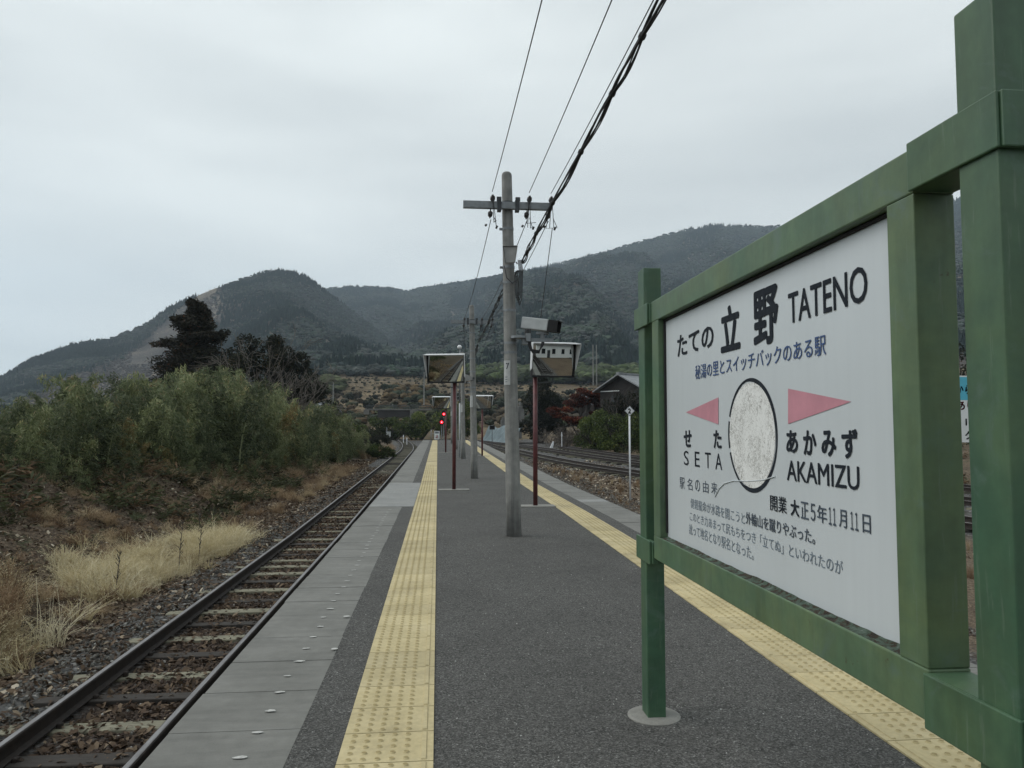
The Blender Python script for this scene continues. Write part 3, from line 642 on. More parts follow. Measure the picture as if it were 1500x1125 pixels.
# ------------------------------------------------------------------ station name sign
FX, PX, BX = .985, 1.020, 1.078               # face of the frame, panel, back of the frame
sign = empty('station_sign', (1.02, 2.4, 0)); tag(sign, 'green framed station name board with a white panel of Japanese writing', 'station sign')
off = Vector((1.02, 2.4, 0))
def part(mb, name, mats, parent=sign, **k):
    mb.v = [tuple(Vector(p)-off) for p in mb.v]; return mb.build(name, mats, parent, **k)
def post(y0, y1, top):
    m = MB(); m.box((.979, y0, -.1), (1.065, y1, top)); return part(m, 'post', M['green_paint'], bevel=.004)
pl_ = post(3.487, 3.590, 2.122); pr_ = post(1.205, 1.306, 2.14)
m = MB()
m.lathe([(.124, -.03), (.124, .004), (.112, .010), (.05, .013)], 28, (1.022, 3.54, 0)); part(m, 'footing', M['concrete_pad'], smooth=False)
m = MB(); m.lathe([(.124, -.03), (.124, .004), (.112, .010), (.05, .013)], 28, (1.022, 1.255, 0)); part(m, 'footing', M['concrete_pad'])
Y0, Y1, Z0, Z1 = 1.452, 3.384, .760, 1.938
m = MB()
m.box((FX, Y0, Z1-.096), (BX, Y1, Z1)); part(m, 'top_rail', M['green_frame'], bevel=.004)
m = MB(); m.box((FX, Y0, Z0), (BX, Y1, .866)); part(m, 'bottom_rail', M['green_frame'], bevel=.004)
m = MB(); m.box((FX+.001, Y1-.100, .866), (BX-.001, Y1-.002, Z1-.096)); part(m, 'side_rail', M['green_frame'], bevel=.003)
m = MB(); m.box((FX+.001, Y0+.001, .866), (BX-.001, Y0+.096, Z1-.096)); part(m, 'side_rail', M['green_frame'], bevel=.003)
for (a, b) in ((1.835, 1.937), (.728, .836)):                  # straps holding the frame to the posts
    m = MB(); m.box((.968, 3.398, a), (.979, 3.628, b)); m.box((.979, 3.592, a), (1.075, 3.606, b)); m.box((.979, 3.386, a+.006), (1.0, 3.487, b-.004)); m.box((1.0, 3.386, a+.006), (1.075, 3.40, b-.006)); part(m, 'bracket', M['green_paint'], bevel=.003)
for (a, b) in ((1.842, 1.945), (.752, .862)):
    m = MB(); m.box((.971, 1.196, a), (.979, 1.450, b)); m.box((.979, 1.306, b-.012), (1.074, 1.450, b-.001)); m.box((.979, 1.306, a+.001), (1.074, 1.450, a+.012)); m.box((.979, 1.190, a), (1.074, 1.203, b)); part(m, 'bracket', M['green_paint'], bevel=.003)
m = MB(); m.box((PX, Y0+.09, .862), (PX+.012, Y1-.095, Z1-.09)); panel = part(m, 'panel', M['sign_white'])
# crumbling strip of old sealant and wood along the foot of the panel
V = []; F = []; ny_ = 220; prof_n = 5
for i in range(ny_+1):
    y = Y0+.10+(Y1-.2-Y0)*i/ny_; w_ = fbm(y*9, 3., 5, 4); w2 = fbm(y*23, 9., 6, 3)
    for (x, z) in ((FX+.004, .866), (FX+.016+.008*w2, .8665+.002*w2), (PX-.010+.005*w_, .8665+.004*w_), (PX-.006+.004*w2, .869+.007*w_), (PX-.001, .870+.008*w_)): V.append((x-off.x, y-off.y, z))
for i in range(ny_):
    for j in range(4): a_ = i*5+j; F.append((a_, a_+1, a_+6, a_+5))
link('sill_strip', arrmesh('sill_strip', np.array(V), np.array(F), M['rotten_sill'], smooth=True), sign)
m = MB(); m.tube([(PX-.004, Y0+.098, 1.836), (PX-.004, Y1-.102, 1.836)], .006, 6); m.tube([(PX-.004, Y1-.106, .89), (PX-.004, Y1-.106, 1.83)], .006, 6); part(m, 'recess_shade', M['black_plastic'])  # black strips added to draw the shade along the panel recess, top and far side

def fontmesh(body, bold=0.0):
    c = bpy.data.curves.new('lettering', 'FONT'); c.body = body; c.size = 1; c.resolution_u = 3; c.fill_mode = 'FRONT'
    o = bpy.data.objects.new('lettering', c); COL.objects.link(o)
    me = bpy.data.meshes.new_from_object(o.evaluated_get(bpy.context.evaluated_depsgraph_get()))
    bpy.data.objects.remove(o); bpy.data.curves.remove(c)
    if bold:                                        # heavier strokes: shifted copies, each a hair above the last
        bm = bmesh.new(); bm.from_mesh(me); g0 = bm.verts[:]+bm.edges[:]+bm.faces[:]
        for k in range(8):
            a = k*math.pi/4; r = bmesh.ops.duplicate(bm, geom=g0)
            for v in r['geom']:
                if isinstance(v, bmesh.types.BMVert): v.co += Vector((bold*math.cos(a), bold*math.sin(a), .0004*(k+1)))
        bm.to_mesh(me); bm.free()
    return me
def text_on(body, pa, pb, mat, bold=0.0, parent=None, name='lettering', X=PX-.0015, chars=False):
    """pa, pb: (x, top, bottom) of the left and right end of the line in the photograph; the line lies flat on the panel plane"""
    A0, A1 = atX(pa[0], pa[1], PX), atX(pa[0], pa[2], PX); B0, B1 = atX(pb[0], pb[1], PX), atX(pb[0], pb[2], PX)
    ya, yb = A0[1], B0[1]; zt, zb_ = (A0[2]+B0[2])/2, (A1[2]+B1[2])/2
    me = fontmesh(body, bold); n = len(me.vertices); co = np.empty(n*3, np.float32); me.vertices.foreach_get('co', co); co = co.reshape(-1, 3)
    lo, hi = co.min(0), co.max(0); u = (co[:, 0]-lo[0])/(hi[0]-lo[0]); w = (co[:, 1]-lo[1])/(hi[1]-lo[1])
    out = np.stack([X-off.x-co[:, 2]*.25, ya+(yb-ya)*u-off.y, zb_+(zt-zb_)*w], 1); me.vertices.foreach_set('co', out.astype(np.float32).ravel())
    me.materials.clear(); me.materials.append(M[mat]); me.update(); me.name = name
    o = link(name, me, parent or panel); return o
text_on('たての', (992.4, 489.2, 521.6), (1045.4, 476, 509.6), 'ink_black', .018)
text_on('立', (1055.5, 451, 516), (1084, 442, 513), 'ink_black', .030)
text_on('野', (1103.3, 427, 510), (1139.8, 415, 501), 'ink_black', .030)
text_on('TATENO', (1154.9, 428, 472.6), (1270.5, 389, 445), 'ink_black', .008)
text_on('秘湯の里とスイッチバックのある駅', (1018.8, 535.5, 556), (1210, 489, 520), 'ink_blue', .003)
text_on('せ', (1002, 629.8, 654), (1013.3, 629.8, 656), 'ink_black', .03)
text_on('た', (1045.5, 629.8, 656), (1057.2, 629.8, 658), 'ink_black', .03)
for ch, a_, b_ in (('S', 1002, 1009), ('E', 1018, 1025), ('T', 1033, 1041.5), ('A', 1048, 1057.8)):
    t0 = 660+(a_-1002)*.085; t1 = 681+(a_-1002)*.14; text_on(ch, (a_, t0, t1), (b_, t0+.6, t1+.9), 'ink_black', 0)
for k_, ch in enumerate('駅名の由来'):
    a_ = (996, 1007, 1018.5, 1030, 1042)[k_]; b_ = (1003, 1014.5, 1025.5, 1038, 1051)[k_]; t0 = 698.7+(a_-996)*.155; t1 = 715.5+(a_-996)*.165; text_on(ch, (a_, t0, t1), (b_, t0+1, t1+1.2), 'ink_grey', .0)
for k_, ch in enumerate('あかみず'):
    a_ = (1152, 1177, 1203.5, 1233)[k_]; b_ = (1169, 1196, 1225, 1256.5)[k_]; t0 = (630, 630, 630, 628)[k_]; t1 = (663, 666, 668, 671.5)[k_]; text_on(ch, (a_, t0, t1), (b_, t0, t1+1.5), 'ink_black', .03)
text_on('AKAMIZU', (1153, 674.5, 703), (1259, 682.5, 719), 'ink_black', .006)
text_on('開業', (1128.7, 725, 748), (1152.7, 728, 752), 'ink_black', .004)
text_on('大', (1158.5, 731, 755), (1171, 733, 758), 'ink_black', .03)
for ch, a_, b_ in (('正', 1173.5, 1184.7), ('５', 1188, 1194.5), ('年', 1197.5, 1211.5), ('１', 1214.5, 1218.2), ('１', 1220.8, 1224.6), ('月', 1229.5, 1240.7), ('１', 1246.4, 1250.4), ('１', 1253.2, 1257.3), ('日', 1264, 1275.7)):
    f0 = lambda x: 734+(x-1173.5)*.205; f1 = lambda x: 759+(x-1173.5)*.226; text_on(ch, (a_, f0(a_), f1(a_)), (b_, f0(b_), f1(b_)), 'ink_grey', .006)
text_on('健磐龍命が水路を開こうと', (1012, 730, 744.5), (1091.5, 750, 767.5), 'ink_pale', .0)
text_on('外輪山を蹴りやぶった。', (1093, 750.5, 768), (1194, 774.5, 796.7), 'ink_grey', .006)
text_on('このとき力あまって尻もちをつき「立てぬ」といわれたのが', (1010.8, 751, 765), (1235, 818, 839.5), 'ink_pale', .0)
text_on('訛って地名となり駅名となった。', (1009.7, 771, 784.5), (1104, 796, 818), 'ink_pale', .0)
def flat(pts, name, mat, X):
    m = MB(); m.add([tuple(atX(x, y, PX)*np.array([0, 1, 1])+np.array([X, 0, 0])) for x, y in pts], [tuple(range(len(pts)))]); return part(m, name, M[mat], panel)
flat([(1005, 604), (1052.8, 582), (1052.8, 621.7)], 'arrow', 'ink_pink', PX-.0015)
flat([(1247.7, 588.3), (1155, 569.2), (1155, 621)], 'arrow', 'ink_pink', PX-.0015)
cc = (atX(1067, 637, PX)+atX(1139.5, 637, PX))/2; ct_, cb_ = atX(1103.5, 553, PX)[2], atX(1103.5, 722, PX)[2]; rz = (ct_-cb_)/2; ry = (atX(1067, 637, PX)[1]-atX(1139.5, 637, PX)[1])/2; cz = (ct_+cb_)/2
m = MB(); N_ = 72; vs = []
for k_ in range(N_):
    a_ = 2*math.pi*k_/N_; t_ = .014+.005*math.sin(3*a_+1)+RNG.uniform(-.0015, .0015)
    vs += [(PX-.0012, cc[1]+ry*math.cos(a_), cz+rz*math.sin(a_)), (PX-.0012, cc[1]+(ry-t_)*math.cos(a_), cz+(rz-t_)*math.sin(a_))]
m.add(vs, [(2*k_, 2*k_+1, (2*k_+3) % (2*N_), (2*k_+2) % (2*N_)) for k_ in range(N_) if k_ not in (68, 3)][0:N_-1]); part(m, 'roundel_ring', M['ink_black'], panel)
m = MB(); vs = [(PX-.0016, cc[1]+(ry-.015)*math.cos(a_), cz+(rz-.015)*math.sin(a_)) for a_ in np.linspace(0, 2*math.pi, 73)[:-1]]; m.add(vs, [tuple(range(72))]); part(m, 'roundel_face', M['worn_photo'], panel)
pts = [atX(x, y, PX) for x, y in ((1136, 698), (1120, 703), (1096, 705), (1076, 704), (1062, 708), (1054, 716), (1048, 728))]
m = MB(); m.tube([(PX-.002, p[1], p[2]) for p in pts], .0016, 5); part(m, 'peeling_edge', M['sign_white'], panel)
# rust stain below the footing is part of the asphalt; a small stain patch
# ------------------------------------------------------------------ poles
def shaft(m, x, y, z0, h, r0, r1, lean=(0, 0), n=20, dome=True):
    pts = []; rr = []
    for k in range(9): u = k/8; pts.append((x+lean[0]*u, y+lean[1]*u, z0+h*u)); rr.append(r0+(r1-r0)*u)
    if dome:
        for a in (25, 50, 72, 86): pts.append((x+lean[0], y+lean[1], z0+h+r1*.75*math.sin(R(a)))); rr.append(r1*math.cos(R(a)))
    m.tube(pts, rr, n)
def insulator(m, p, d, s=1.0):
    p = Vector(p); d = Vector(d).normalized(); q = d.to_track_quat('Z', 'Y')
    prof = [(.012, 0), (.03, .01), (.034, .025), (.02, .035), (.032, .05), (.03, .065), (.014, .08), (.008, .11)]
    k = MB(); k.lathe([(r*s, z*s) for r, z in prof], 10)
    m.add([p + q @ Vector(v) for v in k.v], k.f)
ARM_Z = 4.20
def pole(x, y, label, h=4.68, lean=-.10, arm=True, plate=True, r0=.098, r1=.066, rack=False, digit=True):
    z0 = float(grade(y)); root = empty('utility_pole', (x, y, z0)); tag(root, label, 'utility pole', 'concrete poles along the platform')
    m = MB(); shaft(m, 0, 0, -.05, h, r0, r1, (lean, 0)); m.build('shaft', M['pole_concrete'], root, smooth=True)
    X = lambda z: lean*z/h; Rr = lambda z: r0+(r1-r0)*z/h
    for zz in ([3.92, 3.42, 3.22, 2.86, 2.44, 2.32] if arm else [3.4, 2.9, 2.3]):
        m = MB(); m.tube([(X(zz), 0, zz-.016), (X(zz), 0, zz+.016)], Rr(zz)+.004, 20); m.box((X(zz)-Rr(zz)-.04, -.012, zz-.014), (X(zz)-Rr(zz)+.002, .012, zz+.014)); m.build('band', M['steel_galv'], root)
    if arm:
        m = MB(); xa = X(ARM_Z); f = -(Rr(ARM_Z)+.03)
        m.box((xa-.575, f-.03, ARM_Z-.045), (xa+.565, f+.03, ARM_Z-.037)); m.box((xa-.575, f-.03, ARM_Z+.037), (xa+.565, f+.03, ARM_Z+.045)); m.box((xa-.575, f+.022, ARM_Z-.037), (xa+.565, f+.03, ARM_Z+.037))
        m.box((xa-.575, f-.03, ARM_Z-.037), (xa-.565, f+.022, ARM_Z+.037)); m.box((xa-.575, f-.031, ARM_Z-.036), (xa+.565, f-.024, ARM_Z+.036)); m.build('crossarm', M['steel_galv'], root)
        m = MB()
        for s in (-1, 1): m.box((xa+s*.115-.025, f-.045, ARM_Z-.075), (xa+s*.115+.025, f+.05, ARM_Z+.075)); m.tube([(xa+s*.095, f-.06, ARM_Z+.02), (xa+s*.095, .13, ARM_Z+.02)], .009, 6); m.box((xa+s*.12-.03, f-.05, ARM_Z+.05), (xa+s*.12+.03, f-.02, ARM_Z+.10))
        m.tube([(xa, 0, ARM_Z+.03), (xa, 0, ARM_Z+.075)], Rr(ARM_Z)+.008, 18); m.build('clamp', M['steel_dark'], root)
        for dx in (-.215, .255, .535):
            for s, zz in ((-1, .055), (1, -.075)):
                m = MB(); insulator(m, (xa+dx-.01*s, f+s*.04, ARM_Z+zz), (0.0, s, .35 if s < 0 else -.55), 1.0); m.tube([(xa+dx-.01*s, f, ARM_Z+(.04 if s < 0 else -.04)), (xa+dx-.01*s, f+s*.04, ARM_Z+zz)], .008, 6); m.build('insulator', M['porcelain'], root)
        for dx in (-.215, .255, .535):
            m = MB()
            for k in range(3):
                a = RNG.uniform(-.06, .06); b = RNG.uniform(.05, .13); c = RNG.uniform(-.30, -.22)
                m.tube([(xa+dx, f-.12, ARM_Z+.10), (xa+dx+a*.4, f-.13, ARM_Z-.05), (xa+dx+a, f-.05, ARM_Z+c), (xa+dx+b*.8, f, ARM_Z+c+.03), (xa+dx+b*.5, f+.1, ARM_Z-.12)][: 3+(k % 3)], .0045, 5)
            m.tube([(xa+dx+.06, f, ARM_Z-.30), (xa+dx+.075, f, ARM_Z-.265)], .014, 6); m.tube([(xa+dx-.08, f, ARM_Z-.27), (xa+dx-.06, f, ARM_Z-.25)], .014, 6)
            m.build('jumper_wire', M['cable_black'], root)
    if rack:
        for k in range(4):
            zz = 3.35-.22*k; m = MB(); m.box((X(zz)+Rr(zz), -.02, zz-.02), (X(zz)+.36, .02, zz+.02)); m.build('rack_arm', M['steel_galv'], root)
            m = MB()
            for dx in (.17, .33): insulator(m, (X(zz)+dx, 0, zz+.02), (0, 0, 1), .9)
            m.build('insulator', M['porcelain'], root)
    if plate:
        zz = 2.06; xx = X(zz); m = MB(); vs = []
        for z in (zz-.155, zz+.155):
            for k in range(7):
                an = R(188+k*12); vs.append((xx+(Rr(zz)+.005)*math.cos(an), (Rr(zz)+.005)*math.sin(an), z))
        m.add(vs, [(k, k+1, k+8, k+7) for k in range(6)]); pl = m.build('number_plate', M['plate_grey'], root, smooth=True)
        if digit:
            me = fontmesh('7', .02); co = [v.co.copy() for v in me.vertices]; an0 = R(221)
            for v in me.vertices:
                an = an0+v.co.x*.085/(Rr(zz)); v.co = (xx+(Rr(zz)+.0065)*math.cos(an), (Rr(zz)+.0065)*math.sin(an), zz+.045+(v.co.y)*.11)
            me.materials.clear(); me.materials.append(M['ink_black']); link('lettering', me, pl)
            for k in range(3):
                m = MB(); z = zz-.06-.03*k; m.add([(xx+(Rr(zz)+.0065)*math.cos(R(a)), (Rr(zz)+.0065)*math.sin(R(a)), z+h_) for h_ in (0, .007) for a in (212, 224, 236)], [(0, 1, 4, 3), (1, 2, 5, 4)]); m.build('printed_line', M['ink_grey'], pl)
    return root
pole(.968, 9.52, 'tallest looking grey concrete pole, nearest, with crossarm, camera and plate 7', lean=-.095)
pole(.99, 20.2, 'second concrete pole from the camera, with a crossarm against the dark hill', lean=-.09, digit=False)
pole(1.06, 31.0, 'third concrete pole from the camera, behind the thin white lamp pole', h=4.4, lean=-.06, arm=False, rack=True, digit=False)
for k, y in enumerate((41.6, 52.2)): pole(1.02-.02*k, y, ('fourth concrete pole from the camera, partly hidden behind the maroon mirror post', 'most distant concrete pole, near the far end of the platform')[k], h=4.3, lean=-.05, arm=False, rack=True, r0=.09, digit=False)
pole(1.35, -1.2, 'concrete pole behind the viewer carrying the ends of the overhead wires', lean=0.0, plate=False)
# loudspeakers
def speaker(x, y, z, rz, label):
    t = empty('loudspeaker', (x, y, z), rz); tag(t, label, 'loudspeaker', 'loudspeakers on the poles'); m = MB()
    def sec(yy, w, h, dz=0): return [(-w*.66, yy, -h+dz), (w*.66, yy, -h+dz), (w, yy, h+dz), (-w, yy, h+dz)]
    S = [sec(-.20, .092, .105), sec(-.19, .096, .11), sec(-.06, .06, .075), sec(.02, .045, .055), sec(.06, .03, .04)]
    vs = [p for s in S for p in s]; fs = [(4*i+j, 4*i+(j+1) % 4, 4*i+4+(j+1) % 4, 4*i+4+j) for i in range(4) for j in range(4)]; fs.append((16, 17, 18, 19)); m.add(vs, fs); m.build('horn', M['speaker_grey'], t, bevel=.006)
    m = MB(); m.add(sec(-.178, .086, .099), [(0, 1, 2, 3)]); m.build('grille', M['speaker_grey'], t)
    m = MB(); m.box((-.02, .05, -.03), (.02, .12, .03)); m.tube([(.05, 0, -.06), (.05, .08, -.06)], .008, 6); m.build('bracket', M['steel_dark'], t); return t
speaker(.925, 9.30, 3.50, R(-14), 'beige horn loudspeaker strapped to the nearest pole, pointing at the viewer')
speaker(.86, 20.1, 2.70, R(-75), 'pale loudspeaker on the side of the second pole')
# surveillance camera on the first pole
t = empty('surveillance_camera', (1.0, 9.42, 2.45)); tag(t, 'boxy grey surveillance camera with dark hood on an arm off the nearest pole', 'camera')
m = MB(); m.box((.10, -.09, 0), (.16, .05, .10)); m.tube([(.02, -.02, .04), (.02, -.02, .07)], .104, 18); m.box((.06, -.055, -.035), (.13, .055, .075)); m.build('clamp', M['steel_galv'], t)
m = MB(); m.box((.13, -.035, .0), (.46, .005, .045)); m.box((.44, -.03, .045), (.48, 0, .06)); m.tube([(.32, -.015, .045), (.32, -.015, .11)], .03, 10); m.box((.24, -.05, .10), (.40, .02, .125)); m.build('arm', M['steel_galv'], t)
rot = Matrix.Rotation(R(9), 3, 'Y'); rz_ = Matrix.Rotation(R(-28), 3, 'Z'); RR = rz_ @ rot
m = MB(); m.box((-.235, -.08, -.08), (.125, .08, .07)); m.v = [RR @ Vector(v)+Vector((.295, 0, .225)) for v in m.v]; m.build('housing', M['camera_grey'], t, bevel=.012)
m = MB(); m.box((.128, -.075, -.08), (.25, .075, -.072)); m.box((.128, -.075, .058), (.265, .075, .067)); m.box((.128, -.075, -.072), (.255, -.067, .058)); m.box((.128, .067, -.072), (.255, .075, .058)); m.box((.127, -.066, -.071), (.132, .066, .057)); m.v = [RR @ Vector(v)+Vector((.295, 0, .225)) for v in m.v]; m.build('hood', M['black_plastic'], t)
m = MB()
for k in range(4):
    m.tube([(.10+.02*k, -.03, .16), (.105+.02*k, -.04, .02-.02*k), (.16+.01*k, -.05, -.10-.015*k), (.27, -.045, -.115-.01*k), (.335-.01*k, -.03, -.03), (.33, -.01, .07)], .009, 6)
m.build('cable', M['cable_black'], t, smooth=True)
# ------------------------------------------------------------------ wires
def wire(name, a, b, sag, r, label, group=None, n=24):
    a = Vector(a); b = Vector(b); m = MB(); P = [a.lerp(b, k/n)-Vector((0, 0, 4*sag*(k/n)*(1-k/n))) for k in range(n+1)]
    m.tube(P, r, 6); o = m.build(name, M['cable_black'], smooth=True); return tag(o, label, 'wire', group)
zz = ARM_Z+.14; g_ = 'overhead wires above the platform'
for dx, lab in ((-.215, 'left'), (.255, 'middle'), (.535, 'right')):
    wire('overhead_wire', (.885+dx, 9.30, zz), (1.30+dx-.05-.33, -1.2, zz), .10, .0045, {'left': 'thin black wire leaving the left half of the nearest crossarm towards the viewer', 'middle': 'thin black wire rising just right of the nearest pole top towards the viewer', 'right': 'thin black wire rising from the right crossarm end, beside the thick cable bundle'}[lab], g_)
    a = atY(713 if dx < 0 else (738 if dx < .3 else 790), 312 if dx < 0 else 380, 9.6)
    wire('overhead_wire', (.885+dx, 9.55, ARM_Z-.15), (.91+dx, 20.0, ARM_Z+.1), .12, .005, {'left': 'thin black wire from the left half of the nearest crossarm down to the second pole', 'middle': 'thin black wire passing behind the nearest pole to the second pole', 'right': 'thin black wire from the right end of the nearest crossarm to the second pole'}[lab], g_)
    wire('overhead_wire', (.91+dx, 20.35, ARM_Z-.0), (1.06+.2+dx*.2, 31.0, 3.55), .15, .005, {'left': 'leftmost thin wire dropping from the second crossarm to the third pole', 'middle': 'middle thin wire dropping from the second crossarm to the third pole', 'right': 'rightmost thin wire dropping from the second crossarm to the third pole'}[lab], g_)
def bundle(P, label, strands, rad, amp, clip_every=None):
    root = empty('cable_bundle', P[0]); tag(root, label, 'cable bundle', 'thick cable bundles'); o_ = Vector(P[0]); m = MB(); n = 60
    def at(u):
        x = u*(len(P)-1); k = min(int(x), len(P)-2); f = x-k
        p0 = Vector(P[max(k-1, 0)]); p1 = Vector(P[k]); p2 = Vector(P[k+1]); p3 = Vector(P[min(k+2, len(P)-1)])
        return .5*((2*p1)+(p2-p0)*f+(2*p0-5*p1+4*p2-p3)*f*f+(3*p1-p0-3*p2+p3)*f**3)-o_
    ncl = clip_every or 6
    for s in range(strands):
        ph = s*6.28/strands; pts = []
        for k in range(n+1):
            u = k/n; c = u*ncl; w = abs(math.sin(math.pi*c)); aa = amp*(.35+.9*w*(.5+.5*_h(np.array(int(c)), np.array(s), 3)))
            pts.append(at(u)+Vector((math.cos(ph+c*1.3)*aa, 0, math.sin(ph+c*1.3)*aa-.5*w*amp)))
        m.tube(pts, rad*(.7+.5*(s % 3)/2), 6)
    m.build('strand', M['cable_black'], root, smooth=True)
    for k in range(1, ncl):
        m = MB(); p = at(k/ncl); q_ = at(k/ncl+.004); d = (q_-p).normalized()*.022; m.tube([p-d, p-d*.6, p+d*.6, p+d], [.012, amp*.75+rad, amp*.75+rad, .012], 8); m.build('clip', M['cable_black'], root)
    return root
bundle([(1.06, 9.40, 3.46), (1.13, 8.3, 3.62), (1.22, 5.6, 3.73), (1.28, 3.6, 3.86), (1.42, -1.1, 4.3)], 'thick twisted black cable bundle running overhead from the nearest pole towards the viewer', 5, .0075, .024, 9)
bundle([(1.03, 9.62, 3.40), (.93, 11.0, 3.35), (.98, 15.0, 3.42), (1.06, 20.0, 3.66)], 'twisted black cable bundle sagging between the nearest pole and the second pole', 4, .0075, .024, 8)
bundle([(1.07, 20.3, 3.62), (1.1, 26, 3.3), (1.16, 31.0, 3.2)], 'twisted black cable bundle beyond the second pole', 4, .011, .03, 6)
m = MB()
for k in range(4):
    x = .990+.014*k; m.tube([(x+.02, 9.42, 3.50), (x+.035, 9.40, 3.34), (x+.02, 9.38, 3.08-.03*k), (x-.01, 9.39, 3.0-.03*k), (x-.02, 9.40, 3.1), (x-.025, 9.42, 3.30)], .0055, 6)
m.tube([(.83, 9.40, 3.42), (.86, 9.38, 3.26), (.93, 9.37, 3.19), (1.0, 9.38, 3.24)], .006, 6)
tag(m.build('cable_coil', M['cable_black'], smooth=True), 'hanging loops of black cable on the right side of the nearest pole below the loudspeaker', 'cable')
wire('drop_wire', (.885+.535+.03, 9.40, ARM_Z-.28), (1.30, 9.42, 2.765), 0.0, .005, 'thin wire hanging from the crossarm end down to the grey surveillance camera')
# ------------------------------------------------------------------ mirrors on maroon posts
def mirror(x, y, ztop, w, h, normal, label, dx=0.0, pad=True):
    z0 = float(grade(y)); root = empty('platform_mirror', (x, y, z0)); tag(root, label, 'mirror', 'mirrors on maroon posts')
    m = MB(); m.tube([(0, 0, -.02), (0, 0, ztop-h+.02)], .040, 14); m.build('post', M['red_post'], root, smooth=True)
    if pad:
        m = MB(); m.box((-.34, -.16, -.02), (.34, .16, .022)); m.build('base', M['concrete_pad'], root, bevel=.01)
    nrm = Vector(normal).normalized(); ux = Vector((0, 0, 1)).cross(nrm).normalized(); uz = nrm.cross(ux)
    if ux.x < 0: ux = -ux
    c = Vector((dx, -.09, ztop-h/2-.0)); Rc = 2.6
    G = 24; V = []; F = []
    for j in range(G+1):
        for i in range(G+1):
            a = (i/G-.5)*w; b = (j/G-.5)*h; d = -(a*a+b*b)/(2*Rc); V.append(c+ux*a+uz*b+nrm*(d+.03))
    for j in range(G):
        for i in range(G): k = j*(G+1)+i; F.append((k, k+1, k+G+2, k+G+1))
    me = arrmesh('mirror_glass', np.array([tuple(v) for v in V]), np.array(F), M['mirror_glass'], smooth=True)
    link('mirror_glass', me, root)
    def bar(a0, a1, b0, b1, d0, d1, mb_):
        vs = [c+ux*a+uz*b+nrm*d for d in (d0, d1) for a, b in ((a0, b0), (a1, b0), (a1, b1), (a0, b1))]; mb_.add(vs, [(0,1,2,3),(4,5,6,7),(0,1,5,4),(1,2,6,5),(2,3,7,6),(3,0,4,7)])
    W, H_ = w/2, h/2; m = MB(); bar(-W-.012, W+.012, -H_-.022, -H_, -.06, .035, m); bar(-W-.014, -W, -H_, H_, -.06, .03, m); bar(W, W+.014, -H_, H_, -.06, .03, m); bar(-W-.014, W+.014, H_, H_+.012, -.06, .02, m); bar(-W, W, -H_, H_, -.08, -.065, m)
    m.build('frame', M['black_plastic'], root)
    m = MB(); D = .20                                           # white hood: top and two side visors that narrow downward
    top = [c+ux*a+uz*(H_+t)+nrm*d for t in (.014, .030) for a, d in ((-W-.05, D), (W+.05, D), (W+.03, -.05), (-W-.03, -.05))]
    m.add(top, [(0,1,2,3),(4,5,6,7),(0,1,5,4),(1,2,6,5),(2,3,7,6),(3,0,4,7)])
    for s in (-1, 1):
        vs = [c+ux*(s*(W+o))+uz*b+nrm*d for o in (.018, .028) for b, d, in ((H_+.014, -.04), (H_+.014, D), (-H_*.55, .06), (-H_*.7, -.04))]
        for k in (1, 5): vs[k] = vs[k]+ux*s*.028
        m.add(vs, [(0,1,2,3),(4,5,6,7),(0,1,5,4),(1,2,6,5),(2,3,7,6),(3,0,4,7)])
    m.build('hood', M['white_enamel'], root)
    m = MB(); m.tube([(0, 0, ztop-h-.12), (dx*.5-.14, .0, ztop-h-.10), (dx*.6-.16, -.03, ztop-h+.08)], .012, 6); m.tube([(0, 0, ztop-h-.12), (dx*.5+.14, .0, ztop-h-.10), (dx*.6+.16, -.03, ztop-h+.08)], .012, 6); m.box((-.05, -.05, ztop-h-.02), (.05, .04, ztop-h+.12)); m.build('bracket', M['steel_dark'], root)
    return root
mirror(.367, 16.68, 2.97, .80, .59, (-.20, -1, -.175), 'mirror left of the nearest pole, on a maroon post, reflecting the left track', dx=-.20)
mirror(1.70, 13.05, 2.83, .76, .56, (.15, -1, -.17), 'mirror right of the nearest pole, on a maroon post, reflecting a white building', dx=.31)
mirror(.40, 37.0, 2.72, .80, .56, (-.20, -1, -.17), 'smaller looking distant mirror on the left, above the red signal lamps', dx=-.2)
mirror(1.95, 33.0, 2.65, .80, .56, (.16, -1, -.17), 'smaller looking distant mirror peeking out right of the second pole')
# ------------------------------------------------------------------ thin lamp pole, end board, signals, track markers
t = empty('lamp_post', (.93, 32.0, float(grade(32)))); tag(t, 'thin pale lamp pole with a small white lamp, in front of the third concrete pole', 'lamp post')
m = MB(); m.tube([(0, 0, 0), (0, 0, 2.3)], .036, 10); m.build('base_pipe', M['camera_grey'], t, smooth=True)
m = MB(); m.tube([(0, 0, 2.3), (0, 0, 4.65)], .028, 8); m.build('pole', M['steel_galv'], t, smooth=True)
m = MB(); m.lathe([(.03, 0), (.09, .02), (.10, .10), (.05, .16)], 12, (-.02, 0, 4.62)); m.build('lamp', M['white_enamel'], t, smooth=True)
t = empty('platform_end_board', (-.05, 61.2, float(grade(61)))); tag(t, 'small white notice board with red lettering standing at the far end of the platform', 'notice board')
m = MB(); m.box((-.21, -.015, .08), (.21, .015, .76)); b_ = m.build('board', M['white_enamel'], t)
m = MB(); m.box((-.24, -.02, 0), (-.21, .02, .78)); m.box((.21, -.02, 0), (.24, .02, .78)); m.box((-.21, -.02, .05), (.21, .02, .08)); m.build('frame', M['steel_dark'], t)
m = MB()
for (a, b_0, c_, d) in ((-.15, .62, .15, .71), (-.15, .55, .15, .60)): m.add([(a, -.017, b_0), (c_, -.017, b_0), (c_, -.017, d), (a, -.017, d)], [(0, 1, 2, 3)])
m.build('printed_band', M['ink_grey'], b_)
